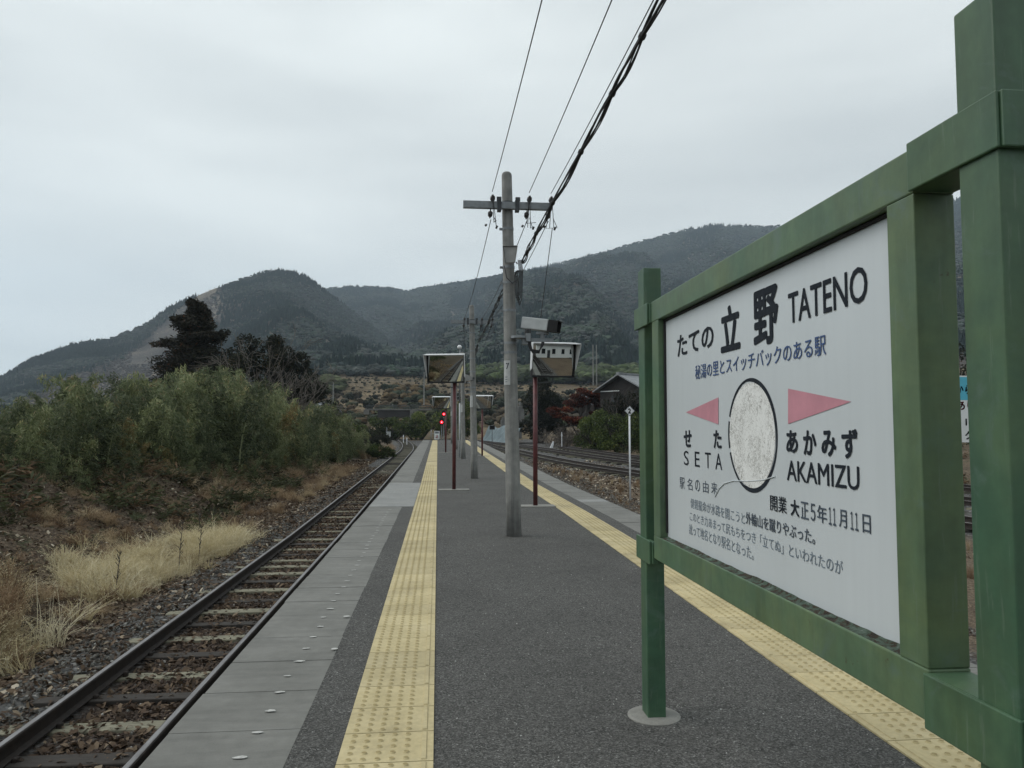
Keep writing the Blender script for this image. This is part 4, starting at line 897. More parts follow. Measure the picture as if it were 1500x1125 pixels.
me = fontmesh('止', .05)
for v in me.vertices: v.co = (-.13+v.co.x*.27, -.018, .20+v.co.y*.30)
me.materials.clear(); me.materials.append(M['ink_red']); link('lettering', me, b_)
m = MB(); m.tube([(-.52, 61.3, .4), (-.52, 61.3, 1.30)], .03, 8); m.tube([(-.52, 61.3, .95), (-.05, 61.4, .95)], .015, 6); tag(m.build('end_railing', M['steel_galv'], smooth=True), 'thin grey end railing post beside the notice board at the platform end', 'railing')
q = NT('lamp_red'); e_ = q.n('ShaderNodeEmission'); e_.inputs[0].default_value = (1, .012, .025, 1); e_.inputs[1].default_value = 3.2; q.l(e_.outputs[0], q.out.inputs[0])
q = NT('lamp_core'); e_ = q.n('ShaderNodeEmission'); e_.inputs[0].default_value = (1, .22, .28, 1); e_.inputs[1].default_value = 5; q.l(e_.outputs[0], q.out.inputs[0])
def signal(x, y, zc, lab):
    z0 = float(grade(y))-1.1; t = empty('railway_signal', (x, y, z0)); tag(t, lab, 'signal', 'red railway signals at the platform end'); H = zc-z0
    m = MB(); m.tube([(.0, .1, 0), (.0, .1, H)], .05, 8); m.build('post', M['steel_galv'], t)
    m = MB(); vs = []
    for d in (-.06, .10):
        for k in range(20):
            an = 2*math.pi*k/20; vs.append((.20*math.cos(an), d, H+.0+.20*math.sin(an)*(1)+(.22 if math.sin(an) > 0 else -.08)))
    m.add(vs, [tuple(range(20)), tuple(range(20, 40))[::-1]]+[(k, (k+1) % 20, (k+1) % 20+20, k+20) for k in range(20)]); m.build('head', M['black_plastic'], t)
    m = MB(); m.add([(.125*math.cos(a), -.075, H+.125*math.sin(a)) for a in np.linspace(0, 6.283, 21)[:-1]], [tuple(range(20))]); ln = m.build('lens', M['lamp_red'], t)
    m = MB(); m.add([(.045*math.cos(a), -.08, H+.045*math.sin(a)) for a in np.linspace(0, 6.283, 13)[:-1]], [tuple(range(12))]); m.build('bulb', M['lamp_core'], ln)
    m = MB(); vs = []
    for d in (-.075, -.28):
        for k in range(11): an = math.pi*k/10; vs.append((.15*math.cos(an), d, H+.15*math.sin(an)))
    m.add(vs, [(k, k+1, k+12, k+11) for k in range(10)]); m.build('visor', M['black_plastic'], t)
signal(.35, 66.0, 1.92, 'lower left of the two red railway signals beyond the platform end'); signal(.62, 76., 2.82, 'upper right of the two red railway signals, lit red beyond the platform end')
# diamond marker with a 2
t = empty('track_marker', (6.74, 26.0, float(hg(6.74, 26.0)))); tag(t, 'tall white stake topped by a white diamond plate with the number 2', 'track marker')
zb_ = float(hg(6.74, 26.0)); H = CAM_H+(628-602)*26.55/1100-zb_
m = MB(); m.tube([(0, 0, -.2), (0, 0, H)], .033, 10); m.build('stake', M['white_stake'], t, smooth=True)
m = MB(); s_ = .185; m.add([(0, -.04, H-s_), (s_, -.04, H), (0, -.04, H+s_), (-s_, -.04, H), (0, -.03, H-s_), (s_, -.03, H), (0, -.03, H+s_), (-s_, -.03, H)], [(0,1,2,3),(7,6,5,4),(0,1,5,4),(1,2,6,5),(2,3,7,6),(3,0,4,7)]); d_ = m.build('plate', M['white_enamel'], t)
m = MB(); N_ = 4; o_, i_ = .185, .160; m.add([(a*r_, -.042, H+b*r_) for r_ in (o_, i_) for a, b in ((0, -1), (1, 0), (0, 1), (-1, 0))], [(0, 1, 5, 4), (1, 2, 6, 5), (2, 3, 7, 6), (3, 0, 4, 7)]); m.build('border', M['steel_galv'], d_)
me = fontmesh('2', .045)
for v in me.vertices: v.co = (-.060+v.co.x*.21, -.043, H-.085+v.co.y*.24)
me.materials.clear(); me.materials.append(M['ink_black']); link('lettering', me, d_)
# ------------------------------------------------------------------ vegetation builders
def quads(C, N_len, wid, rs, flat=0.0, droop=0.0, axis=None):
    """leaf quads at centres C with random axes"""
    n = len(C); e = rs.normal(size=(n, 3)); e[:, 2] = e[:, 2]*(1-flat)-droop
    if axis is not None: e = e*.6+axis
    e /= np.linalg.norm(e, axis=1)[:, None]; f = np.cross(e, rs.normal(size=(n, 3))); f /= np.linalg.norm(f, axis=1)[:, None]
    l = (N_len*rs.uniform(.6, 1.4, n))[:, None]; w = (wid*rs.uniform(.6, 1.4, n))[:, None]
    V = np.stack([C-e*l, C+f*w-e*l*.1, C+e*l, C-f*w-e*l*.1], 1).reshape(-1, 3); F = np.arange(4*n).reshape(n, 4); return V, F
def crown_mesh(name, clusters, mat, ln, wd, seed, flat=0., droop=0., tint_c=.45, shell=.55):
    rs = np.random.default_rng(seed); Cs = []; Ts = []
    for (c, r, n) in clusters:
        d = rs.normal(size=(n, 3)); d /= np.linalg.norm(d, axis=1)[:, None]; rad = shell+(1-shell)*rs.random(n)
        rad = rad**.7; P = np.array(c)+d*np.array(r)*rad[:, None]; P += rs.normal(size=(n, 3))*np.array(r)*.08
        Cs.append(P); Ts.append(np.clip(rs.normal(tint_c, .22, n)+rs.normal(0, .13), 0, 1))
    C = np.concatenate(Cs); V, F = quads(C, ln, wd, rs, flat, droop); return arrmesh(name, V, F, M[mat], np.concatenate(Ts))
def branches(m, p, d, L_, r, lev, rs, tips, split=(2, 4), bend=.35, up=.1, sides=5, ratio=.68):
    p = Vector(p); d = Vector(d).normalized(); pts = [p.copy()]; rr = [r]; n = 3
    for k in range(n):
        d = (d+Vector(rs.normal(0, bend*.5, 3))+Vector((0, 0, up*.3))).normalized(); p = p+d*(L_/n); pts.append(p.copy()); rr.append(max(.014, r*(1-.45*(k+1)/n)))
    m.tube(pts, rr, max(3, sides), cap=False)
    if lev == 0: tips.append(tuple(p)); return
    for k in range(rs.integers(split[0], split[1]+1)):
        q = pts[rs.integers(1, n+1)]; dd = (d+Vector(rs.normal(0, .75, 3))+Vector((0, 0, up))).normalized()
        branches(m, q, dd, L_*ratio*rs.uniform(.75, 1.15), rr[-1]*.72, lev-1, rs, tips, split, bend, up, sides-1, ratio)
def tree_root(name, x, y, label, cat, group=None, z=None):
    t = empty(name, (x, y, float(hg(x, y)) if z is None else z)); return tag(t, label, cat, group)
# ------------------------------------------------------------------ bamboo
def bamboo_meshes(k):
    rs = np.random.default_rng(300+k); m = MB(); lean = rs.uniform(0, 6.28); la = rs.uniform(.10, .38); P = []
    for i in range(11):
        u = i/10; P.append(Vector((math.cos(lean)*la*u**2.2, math.sin(lean)*la*u**2.2, u*(1-.10*u*u))))
    u0 = .20 if k < 5 else .05
    m.tube(P, [.0075*(1-.8*i/10) for i in range(11)], 5, cap=False); C = []; A = []; T = []
    for nd in range(17):
        u = u0+(1-u0)*nd/16; b = u*10; j = min(int(b), 9); c = P[j].lerp(P[j+1], b-j)
        for s in range(rs.integers(2, 4)):
            a = rs.uniform(0, 6.28); L_ = rs.uniform(.12, .30)*(1.15-.75*u)+.04; d = Vector((math.cos(a), math.sin(a), rs.uniform(.25, .9))).normalized(); q = [c, c+d*L_*.5, c+d*L_+Vector((0, 0, -.25*L_))]
            m.tube(q, [.0022, .0016, .0008], 3, cap=False)
            for f in range(rs.integers(14, 26)):
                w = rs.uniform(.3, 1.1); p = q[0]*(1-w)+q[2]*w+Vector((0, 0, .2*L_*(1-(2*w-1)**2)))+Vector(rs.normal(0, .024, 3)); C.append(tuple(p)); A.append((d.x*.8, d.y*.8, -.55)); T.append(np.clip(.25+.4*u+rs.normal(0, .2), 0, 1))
    V, F = quads(np.array(C), .034, .0064, rs, 0, .1, np.array(A)*1.0)
    culm = bpy.data.meshes.new('culm'); culm.from_pydata(m.v, [], m.f); culm.materials.append(M['bamboo_culm'])
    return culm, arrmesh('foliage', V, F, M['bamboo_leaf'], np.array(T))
BM = [bamboo_meshes(k) for k in range(10)]
def edge_x(y): return np.interp(y, [-30, 8, 12, 16, 22, 28, 39, 55, 66], [-12, -11.2, -10.3, -9.6, -8.9, -8.2, -7.1, -6.3, -5.8])
def skyline(px): return np.interp(px, [-200, 0, 60, 110, 200, 270, 300, 350, 400, 430, 470, 520, 545], [620, 605, 580, 552, 550, 546, 540, 552, 578, 600, 592, 614, 640])
cand = []; rs = np.random.default_rng(5)
for k in range(9000):
    y = 12+54*rs.random()**1.15; x = edge_x(y)-abs(rs.normal(0, 1))*(3.2 if y < 40 else 2.2)-.1
    d = y*.995+x*.0986; px = 641+x*1100/d/.995
    if px < -30 or px > 548: continue
    if min([(x-a)**2+(y-b)**2 for a, b, *_ in cand] or [9]) < .13: continue
    zt = CAM_H+(HOR-skyline(px))*d/1100; h = zt-float(hg(x, y))
    if h < .7: continue
    front = (edge_x(y)-x) < 1.0
    cand.append((x, y, min(h*(rs.uniform(.85, 1.10) if px > 330 else rs.uniform(.78, 1.10 if px > 150 else 1.2)), 5.6)*(rs.uniform(.55, .95) if front else 1)))
    if len(cand) >= 275: break
for k in range(22):
    y = rs.uniform(-12, 10); cand.append((float(edge_x(y))-abs(rs.normal(0, 2)), y, rs.uniform(2.2, 3.4)))
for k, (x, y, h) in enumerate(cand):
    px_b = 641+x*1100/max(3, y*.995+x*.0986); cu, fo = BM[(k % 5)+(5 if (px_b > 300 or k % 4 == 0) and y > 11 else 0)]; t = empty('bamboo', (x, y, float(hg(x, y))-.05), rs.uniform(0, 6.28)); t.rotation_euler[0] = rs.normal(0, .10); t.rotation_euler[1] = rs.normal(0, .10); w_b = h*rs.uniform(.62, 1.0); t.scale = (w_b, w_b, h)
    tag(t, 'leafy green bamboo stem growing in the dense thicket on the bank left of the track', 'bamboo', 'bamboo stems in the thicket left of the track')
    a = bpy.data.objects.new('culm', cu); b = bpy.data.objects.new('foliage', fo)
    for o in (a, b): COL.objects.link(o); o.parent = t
sasa = proto_coll('low_bamboo', [b for _, b in BM[5:]])
n = 760; y_ = -14+80*rs.random(n); x_ = edge_x(y_)+.5-np.abs(rs.normal(0, 2.6, n)); s_ = rs.uniform(.7, 1.7, n)*np.where(x_ > edge_x(y_)-.4, .7, 1.25)
tag(scatter('bamboo_undergrowth', np.stack([x_, y_, hg(x_, y_)-.1], 1), sasa, 5, np.stack([rs.normal(0, .25, n), rs.normal(0, .25, n), rs.uniform(0, 6.28, n)], 1), np.stack([s_*.95, s_*.95, s_], 1), rs.random(n)), kind='stuff')
# ------------------------------------------------------------------ trees on the left behind the bamboo
def conifer(x, y, top, label, seed):
    rs = np.random.default_rng(seed); t = tree_root('cedar_tree', x, y, label, 'tree'); z0 = t.location.z; H = top-z0; m = MB()
    m.tube([(0, 0, -.3), (.05, 0, H*.5), (0, 0, H*.93)], [.26, .17, .04], 8); cl = []
    lay = [(.97, .75, .2), (.93, 1.15, .35), (.875, 1.6, -.1), (.82, 1.9, .25), (.76, 2.1, .6), (.70, 2.3, -.3), (.65, 2.6, .1), (.59, 2.7, -.1), (.53, 3.1, .1), (.47, 3.3, -.1), (.42, 3.2, -.1), (.35, 3.0, .2), (.27, 2.9, .0)]
    for f, r, ox in lay:
        nb = 6 if f > .9 else 9
        for b in range(nb):
            a = b*6.283/nb+rs.uniform(-.5, .5); rr = r*rs.uniform(.5, 1.05); c = (rr*.72*math.cos(a)+ox, rr*.72*math.sin(a), H*f+rs.uniform(-.25, .2)); cl.append((c, (r*.42, r*.42, .42), 210)); m.tube([(0, 0, H*f-.3), (c[0]*.5, c[1]*.5, H*f-.1), c], [.05, .035, .012], 4, cap=False)
        cl.append(((ox*.5, 0, H*f), (r*.5, r*.5, .55), 260))
    for c in ((-2.6, -.3, H*.70), (-2.2, .3, H*.71), (2.3, -.8, H*.76), (2.5, -.6, H*.78), (-1.9, -1, H*.56), (2.2, -1.2, H*.55), (0, -2, H*.6)): cl.append((c, (.55, .5, .26), 140))
    m.build('trunk', M['bark'], t, smooth=True); link('crown', crown_mesh('crown', cl, 'cedar_leaf', .15, .045, seed, .45, .1, .42, .3), t); return t
p = atY(284, 440, 60); conifer(p[0], 60, p[2], 'tall dark conifer with ragged tiered crown rising above the bamboo', 41)
def bare_tree(x, y, h, label, seed, group=None, lev=5, mat='bark_pale', spread=.5):
    rs = np.random.default_rng(seed); t = tree_root('bare_tree', x, y, label, 'tree', group); m = MB(); tips = []
    nb = 4
    for k in range(nb):
        a = 6.283*k/nb+rs.uniform(-.4, .4); branches(m, (0, 0, 0), (math.cos(a)*spread, math.sin(a)*spread, 1), h*.46, .13, lev, rs, tips, (2, 3), .3, .16, 6, .74)
    m.build('branches', M[mat], t, smooth=True); return t
for k, (px, py, Y, lab) in enumerate(((352, 486, 57, 'leafless tree with twisted bare branches just right of the tall dark conifer'), (392, 492, 56, 'leafless tree with tall upright bare twigs against the hillside'), (425, 545, 54, 'low spreading leafless tree arching over the right end of the bamboo'), (300, 545, 55, 'leafless pale branched tree in front of the dark conifer'))):
    p = atY(px, py, Y); bare_tree(p[0], Y, p[2]-float(hg(p[0], Y)), lab, 60+k, 'leafless trees behind the bamboo')
def bush(name, x, y, blobs, mat, n, ln, wd, label, seed, cat='bush', group=None, tint=.45, z=None, stems=True, shell=.5):
    t = tree_root(name, x, y, label, cat, group, z); rs = np.random.default_rng(seed); cl = []; m = MB(); tot = sum(b[3]*b[3] for b in blobs)
    for (bx, by, bz, r, rz) in blobs:
        for k in range(7):
            d = rs.normal(size=3); d /= np.linalg.norm(d); q = np.array((bx, by, bz))+d*np.array((r, r, rz))*.62; cl.append((tuple(q), (r*.45, r*.45, rz*.42), max(20, int(n*r*r/tot/7))))
        m.tube([(bx*.15, by*.15, -.2), (bx*.5+rs.normal(0, .1), by*.5, bz*.5), (bx, by, bz)], [.08*r+.02, .05*r, .01], 5, cap=False)
        for k in range(5):
            d = rs.normal(size=3); d[2] = abs(d[2]); m.tube([(bx*.6, by*.6, bz*.6), (bx+d[0]*r*.5, by+d[1]*r*.5, bz+d[2]*rz*.5)], [.03*r+.008, .008], 4, cap=False)
    m.build('trunk' if cat == 'tree' else 'stems', M['bark'], t, smooth=True); link('crown' if cat == 'tree' else 'foliage', crown_mesh('crown', cl, mat, ln, wd, seed, .1, .1, tint, shell), t); return t
p = atY(368, 560, 58); bush('ivy_covered_tree', p[0], 58, [(-3.4, 0, 6.0, 2.0, 2.4), (-1.2, 0, 6.9, 1.9, 2.3), (1.2, .3, 7.5, 1.5, 1.9), (2.6, 0, 6.8, 1.6, 2.0), (3.6, 0, 4.8, 1.7, 2.2), (4.8, 0, 3.4, 1.6, 2.0), (6.0, 0, 1.9, 1.4, 1.7), (-5.0, .3, 4.4, 2.0, 2.4), (-1.5, .5, 4.0, 2.7, 2.6), (1.5, .5, 4.6, 2.4, 2.6)], 'dark_leaf', 36000, .13, .055, 'broad dark ivy covered tree standing among leafless trees beside the tall conifer', 71, 'tree')
# bushes along the left track farther away
p = atY(558, 662, 57); bush('round_bush', p[0], 57, [(0, 0, .55, .95, .6), (.6, .2, .35, .6, .4), (-.6, .1, .4, .6, .4)], 'bush_leaf', 3800, .06, .03, 'low round dark green bush at the edge of the left track ballast', 72, tint=.22)
p = atY(545, 640, 78); bush('dark_shrub', p[0], 78, [(0, 0, 1.2, 1.3, 1.5), (1.0, 0, .8, 1.0, .9)], 'dark_leaf', 3500, .10, .04, 'dark upright shrub beyond the right end of the bamboo', 73)
p = atY(512, 632, 74); bush('green_shrub', p[0], 74, [(-1.5, 0, 1.2, 1.6, 1.4), (.5, 0, 1.3, 1.5, 1.3), (-3.5, 0, 1.5, 1.8, 1.6)], 'bush_leaf', 6000, .09, .035, 'wide mid green shrub beyond the thicket near the distant bridge', 74, tint=.32)
p = atY(610, 640, 120); bush('yellow_green_tree', p[0], 120, [(0, 0, 2.4, 2.6, 2.2), (2.6, 0, 2.0, 2.4, 2.0), (-2.4, 0, 1.4, 2.0, 1.4), (4.2, 1, 3.0, 2.0, 2.4)], 'bush_leaf', 9000, .15, .07, 'yellow green leafy tree behind the red railway signals', 75, 'tree', tint=.55)
p = atY(676, 640, 118); bush('yellow_green_tree', p[0], 118, [(0, 0, 3.4, 2.2, 3.4), (1.5, 0, 1.6, 1.8, 1.6)], 'bush_leaf', 5000, .15, .07, 'yellow green tree seen between the poles above the blue sheet', 76, 'tree', tint=.5)
p = atY(575, 645, 110); bush('olive_shrub', p[0], 110, [(0, 0, 1.6, 2.0, 1.7), (-3, 0, 1.6, 2.2, 1.8), (2.4, 0, 1.2, 1.6, 1.2)], 'bush_leaf', 6500, .13, .06, 'olive shrub in front of the dark bridge girder', 77, tint=.22)
# right hand trees
p = atY(790, 648, 96); bush('dark_evergreen', p[0], 96, [(-.9, 0, 2.0, 2.2, 2.2), (.9, 0, 3.6, 2.2, 2.4), (-.2, .5, 5.8, 2.1, 2.4), (1.6, 0, 1.6, 2.0, 1.9), (.3, 0, 7.6, 1.2, 1.2), (2.0, .4, 5.4, 1.5, 1.5)], 'dark_leaf', 17000, .15, .07, 'dark broad evergreen tree behind the right mirror post', 81, 'tree', tint=.30)
p = atY(860, 640, 84); t = bush('red_maple', p[0], 84, [(-3.0, 0, 3.5, 1.6, .8), (-1.2, .3, 4.8, 1.8, .85), (.3, 0, 5.7, 1.6, .8), (2.0, 0, 4.6, 2.0, .85), (3.6, .2, 3.7, 1.7, .65), (1.0, -.5, 3.0, 2.0, .7), (-1.5, -.5, 2.6, 1.6, .6)], 'maple_leaf', 19000, .12, .07, 'maple with dark red leaves in front of the wooden house', 82, 'tree', tint=.45, shell=.3)
p = atY(826, 650, 83); rs_ = np.random.default_rng(83); t = tree_root('brown_thicket', p[0], 83, 'leafless brown thicket below the red maple', 'bush'); m = MB(); tips = []
for k in range(26): branches(m, (rs_.uniform(-2.4, 2.6), rs_.uniform(-1, 1), 0), (rs_.normal(0, .4), rs_.normal(0, .4), 1), 1.15, .035, 3, rs_, tips, (2, 4), .4, .05, 5, .75)
m.build('branches', M['bark_pale'], t); cl = [(c, (.25, .25, .22), 5) for c in tips]; link('twigs', crown_mesh('twigs', cl, 'brush_twig', .12, .02, 83), t)
for k, (px, py, Y, B, lab) in enumerate((
    (868, 655, 71, [(-.6, 0, 1.5, 1.7, 1.7), (1.1, 0, 2.2, 1.7, 1.8), (.2, -.4, .7, 1.5, .9)], 'light green bush at the left end of the hedge beyond the right tracks'),
    (905, 662, 66, [(-.8, 0, 1.9, 1.8, 1.8), (1.0, .2, 2.3, 1.8, 1.7), (.2, -.6, .8, 1.8, 1.0), (2.2, 0, 1.2, 1.4, 1.2)], 'large mid green bush behind the white diamond marker'),
    (960, 668, 60, [(-1.0, 0, 1.5, 1.7, 1.6), (1.0, 0, 1.8, 1.8, 1.7), (3, 0, 1.6, 1.8, 1.7)], 'green bush partly hidden by the left post of the station sign'))):
    p = atY(px, py, Y); bush('roadside_bush', p[0], Y, B, 'bush_leaf', 9500, .085, .045, lab, 90+k, group='bushes beyond the right tracks', tint=(.50, .34, .3)[k])
for k, (px, Y) in enumerate(((1060, 62), (1180, 58), (1330, 60), (1416, 52), (1520, 50))):
    p = atY(px, 660, Y); bush('roadside_bush', p[0], Y, [(-1.2, 0, 1.8, 2.2, 2.0), (1.2, .2, 2.4, 2.2, 2.2), (0, .4, 3.8, 1.8, 1.8)], 'dark_leaf' if k == 3 else 'bush_leaf', 3500, .13, .06, 'bush hidden behind the station sign', 100+k, group='bushes beyond the right tracks', tint=.3)
p = atY(915, 600, 73); bush('dark_shrub', p[0], 73, [(-1.6, 0, 2.7, 1.3, 1.4), (-.2, 0, 3.5, 1.4, 1.5), (1.2, 0, 3.7, 1.3, 1.5), (2.6, 0, 3.0, 1.4, 1.4), (.3, 0, 1.5, 2.2, 1.5)], 'dark_leaf', 11000, .11, .05, 'dark shrub growing against the front of the wooden house', 111, tint=.35, shell=.3)
p = atY(918, 560, 71); bare_tree(p[0], 71, 5.6, 'leafless dark tree with twigs crossing the pale roof of the wooden house', 112, lev=4, mat='bark')
# upright weed stalks beside the pale grass
for k, (x, y, h) in enumerate(((-4.75, 14.6, .95), (-5.05, 12.6, .75), (-4.7, 15.6, .8), (-5.3, 17.5, .8))):
    rs_ = np.random.default_rng(400+k); t = tree_root('weed_stalk', x, y, 'thin dark dried weed stalk standing in the pale grass by the ballast', 'weed', 'dried weed stalks'); m = MB(); m.tube([(0, 0, -.05), (.02, 0, h*.5), (.05, .02, h)], [.009, .007, .004], 5)
    for j in range(14):
        u = rs_.uniform(.35, 1); a = rs_.uniform(0, 6.28); m.tube([(.05*u, 0, h*u), (.05*u+.05*math.cos(a), .05*math.sin(a), h*u+.07)], [.004, .006], 4)
    m.build('stem', M['old_wood'], t)

# ------------------------------------------------------------------ hills, fields, forest
def az_of(px, py): d = ray(px, py); return math.atan2(d[0], d[1]), d[2]/math.hypot(d[0], d[1])
def curve(P, off=0.0): A = [az_of(x, y+off) for x, y in P]; return np.array([a for a, _ in A]), np.array([b for _, b in A])
RID1 = [(-1400, 600), (-600, 590), (-200, 585), (0, 548), (45, 520), (110, 497), (160, 490), (210, 470), (245, 445), (300, 420), (360, 400), (390, 391), (425, 389), (445, 396), (470, 413), (500, 436), (540, 466), (590, 508), (640, 545), (690, 590), (760, 640)]
RID2 = [(200, 500), (350, 460), (430, 430), (480, 417), (510, 415), (560, 416), (600, 421), (640, 413), (700, 404), (760, 393), (830, 378), (900, 360), (960, 343), (1010, 330), (1050, 324), (1100, 327), (1145, 326), (1300, 305), (1415, 284), (1600, 265), (2000, 280), (2600, 330)]
A1, E1 = curve(RID1, 6); A2, E2 = curve(RID2, 5)
R1, R2 = 1250., 2050.
A_K = [az_of(x, HOR)[0] for x in (200, 390, 470, 960)]
def kf(az): return np.interp(az, A_K, [.12, .30, 1., 1.])
def floor_z(r, az):
    b = np.interp(r, [90, 120, 150, 200, 300, 430, 600], [-1.5, -.4, 1.6, 6., 17., 33., 46.]); q = b/2.1; s = 2.1*(np.floor(q)+sstep(.45, 1., q-np.floor(q)))
    return np.where(r > 165, .25*b+.75*s, b)*kf(az)-1.5*(1-kf(az))
def mount(r, az, A, E, Rr, seed):
    e = np.interp(az, A, E)*(1+.012*(fbm(az*160, 0*az+3, seed+9, 3)-.5)); zr = e*Rr; t = np.clip((r-400)/(Rr-400), 0, 1)
    spur = (fbm(az*9+1.5*t, t*1.4, seed, 4)-.5)*2; x = r*np.sin(az); y = r*np.cos(az)
    prof = .55*t+.45*t*t; z0 = 30*kf(az)-2
    z = z0+(zr-z0)*prof + (zr*.20*spur+ (fbm(x/130., y/130., seed+4, 4)-.5)*.13*zr)*np.sin(np.pi*np.clip(t, 0, 1))**.8*(t < 1)
    lim = e*r*.985; z = np.where((t < .999) & (zr > 40), np.minimum(z, np.maximum(lim, z0)), z)
    z = np.where(r > Rr, zr-(r-Rr)*.35, z)
    return np.where(zr < 35, z0-2-(r-400)*.05, z)
def polar(name, azs, rs_, zf, mat, **k):
    A_, R_ = np.meshgrid(azs, rs_); Z_ = zf(R_, A_); V = np.stack([R_*np.sin(A_), R_*np.cos(A_), Z_], -1).reshape(-1, 3); na = len(azs); nr = len(rs_)
    i_ = (np.arange(nr-1)[:, None]*na+np.arange(na-1)[None]).ravel(); return arrmesh(name, V, np.stack([i_, i_+1, i_+1+na, i_+na], 1), mat, smooth=True)
q = NT('hill_soil'); v = q.pos(); a = q.noise(v, .012, 6, .65); b = q.noise(v, .08, 5, .6)
c = q.ramp(a, [(.35, (.050,.046,.042)), (.5, (.085,.075,.066)), (.62, (.19,.16,.12)), (.74, (.27,.235,.17))]); q.surf(q.mix(.5, c, q.ramp(b, [(.3, .6), (.7, 1.15)]), 'MULTIPLY'), .95, spec=.1)
q = NT('field_earth'); v = q.pos(); a = q.noise(v, .045, 5, .6); b = q.noise(v, .5, 6, .7); sp = q.n('ShaderNodeSeparateXYZ'); g_n = q.n('ShaderNodeNewGeometry'); q.l(g_n.outputs['Normal'], sp.inputs[0])
flat_c = q.ramp(a, [(.35, (.075,.058,.042)), (.5, (.13,.10,.068)), (.62, (.20,.155,.095)), (.72, (.085,.085,.055))]); bank_c = q.ramp(b, [(.35, (.055,.05,.035)), (.65, (.16,.12,.07))])
sz_ = q.n('ShaderNodeSeparateXYZ'); q.l(g_n.outputs['Position'], sz_.inputs[0]); zz_ = q.n('ShaderNodeMath', operation='MULTIPLY_ADD'); q.l(q.noise(v, .03, 3), zz_.inputs[0]); zz_.inputs[1].default_value = 3.; q.l(sz_.outputs[2], zz_.inputs[2])
wv = q.n('ShaderNodeMath', operation='FRACT'); q.l(q.mul(zz_.outputs[0], .48), wv.inputs[0])
c = q.mix(q.ramp(wv.outputs[0], [(.30, 0.), (.42, 1.), (.78, 1.), (.9, 0.)]), flat_c, bank_c); q.surf(q.mix(.6, c, q.ramp(b, [(.3, .5), (.65, 1.15)]), 'MULTIPLY'), .95, spec=.1)
az0, az1 = az_of(-2600, HOR)[0], az_of(3000, HOR)[0]
tag(link('terraced_field', polar('terraced_field', np.linspace(az0, az1, 240), np.concatenate([np.arange(92, 470, 2.2)]), lambda r, a: floor_z(r, a)+(fbm(r*.05, a*40, 61, 3)-.5)*1.2*sstep(130, 200, r), M['field_earth'])), kind='structure')
mz1 = lambda r, a: mount(r, a, A1, E1, R1, 51); mz2 = lambda r, a: mount(r, a, A2, E2, R2, 57)
tag(link('mountain', polar('mountain', np.linspace(az0, az_of(780, HOR)[0], 300), np.linspace(400, 1700, 120), mz1, M['hill_soil'])), kind='structure')
tag(link('mountain', polar('mountain', np.linspace(az_of(150, HOR)[0], az1, 330), np.linspace(400, 2700, 150), mz2, M['hill_soil'])), kind='structure')
def tree_proto(k, con):
    rs = np.random.default_rng(500+k); bm = bmesh.new()
    if con:
        for j in range(5):
            u = j/5; bmesh.ops.create_cone(bm, segments=7, radius1=.30*(1-u*.75)*rs.uniform(.85, 1.15), radius2=.02, depth=.42, matrix=Matrix.Translation((rs.normal(0, .02), rs.normal(0, .02), .30+u*.62)))
        bmesh.ops.create_cone(bm, segments=5, radius1=.03, radius2=.02, depth=.4, matrix=Matrix.Translation((0, 0, .1)))
        for v in bm.verts: v.co += Vector(rs.normal(0, .025, 3))
    else:
        for j in range(6):
            a = rs.uniform(0, 6.28); r = rs.uniform(.05, .32) if j else 0; mm = Matrix.Translation((r*math.cos(a), r*math.sin(a), rs.uniform(.35, .72)))@Matrix.Diagonal((1, 1, .8, 1)); bmesh.ops.create_icosphere(bm, subdivisions=1, radius=rs.uniform(.20, .32), matrix=mm)
        for v in bm.verts: v.co += Vector(rs.normal(0, .04, 3))
    me = bpy.data.meshes.new('forest_tree'); bm.to_mesh(me); bm.free(); me.materials.append(M['forest_tree']); return me
fcol = proto_coll('forest_tree', [tree_proto(k, k < 4) for k in range(8)])
def project(P):
    d = P-_C; z = d@_fw; return CX+F_PX*(d@_rt)/z, CY-F_PX*(d@_up)/z
CON = np.array([(.010,.019,.018), (.014,.026,.025), (.018,.030,.025)]); DEC = np.array([(.026,.036,.034), (.040,.048,.044), (.038,.056,.040), (.062,.068,.062)])
def forest(name, n, azr, rr, zf, seed, size, mask):
    rs = np.random.default_rng(seed); a = rs.uniform(*azr, n); r = np.sqrt(rs.uniform(rr[0]**2, rr[1]**2, n)); P = np.stack([r*np.sin(a), r*np.cos(a), zf(r, a)-.5], 1); ok = P[:, 2] > 30*kf(a)-2.2; P = P[ok]
    px, py = project(P); f = fbm(P[:, 0]/110, P[:, 1]/110+P[:, 2]/60, seed, 4)+rs.normal(0, .045, len(P)); con = f < .495
    col = np.where(con[:, None], CON[rs.integers(0, 3, len(P))], DEC[rs.integers(0, 4, len(P))])*rs.uniform(.75, 1.3, (len(P), 1)); sz = np.where(con, rs.uniform(.85, 1.25, len(P)), rs.uniform(.75, 1.1, len(P)))*size
    keep, col, sz, con = mask(px, py, col, sz, con, rs); P, col, sz, con = P[keep], col[keep], sz[keep], con[keep]; n = len(P)
    w = np.where(con, 1.0, 1.15)*sz
    o = scatter(name, P, fcol, 8, np.stack([rs.normal(0, .05, n), rs.normal(0, .05, n), rs.uniform(0, 6.28, n)], 1), np.stack([w, w, sz*np.where(con, 1.05, .85)], 1), col, np.where(con, rs.integers(0, 4, n), rs.integers(4, 8, n))); tag(o, kind='stuff'); return o
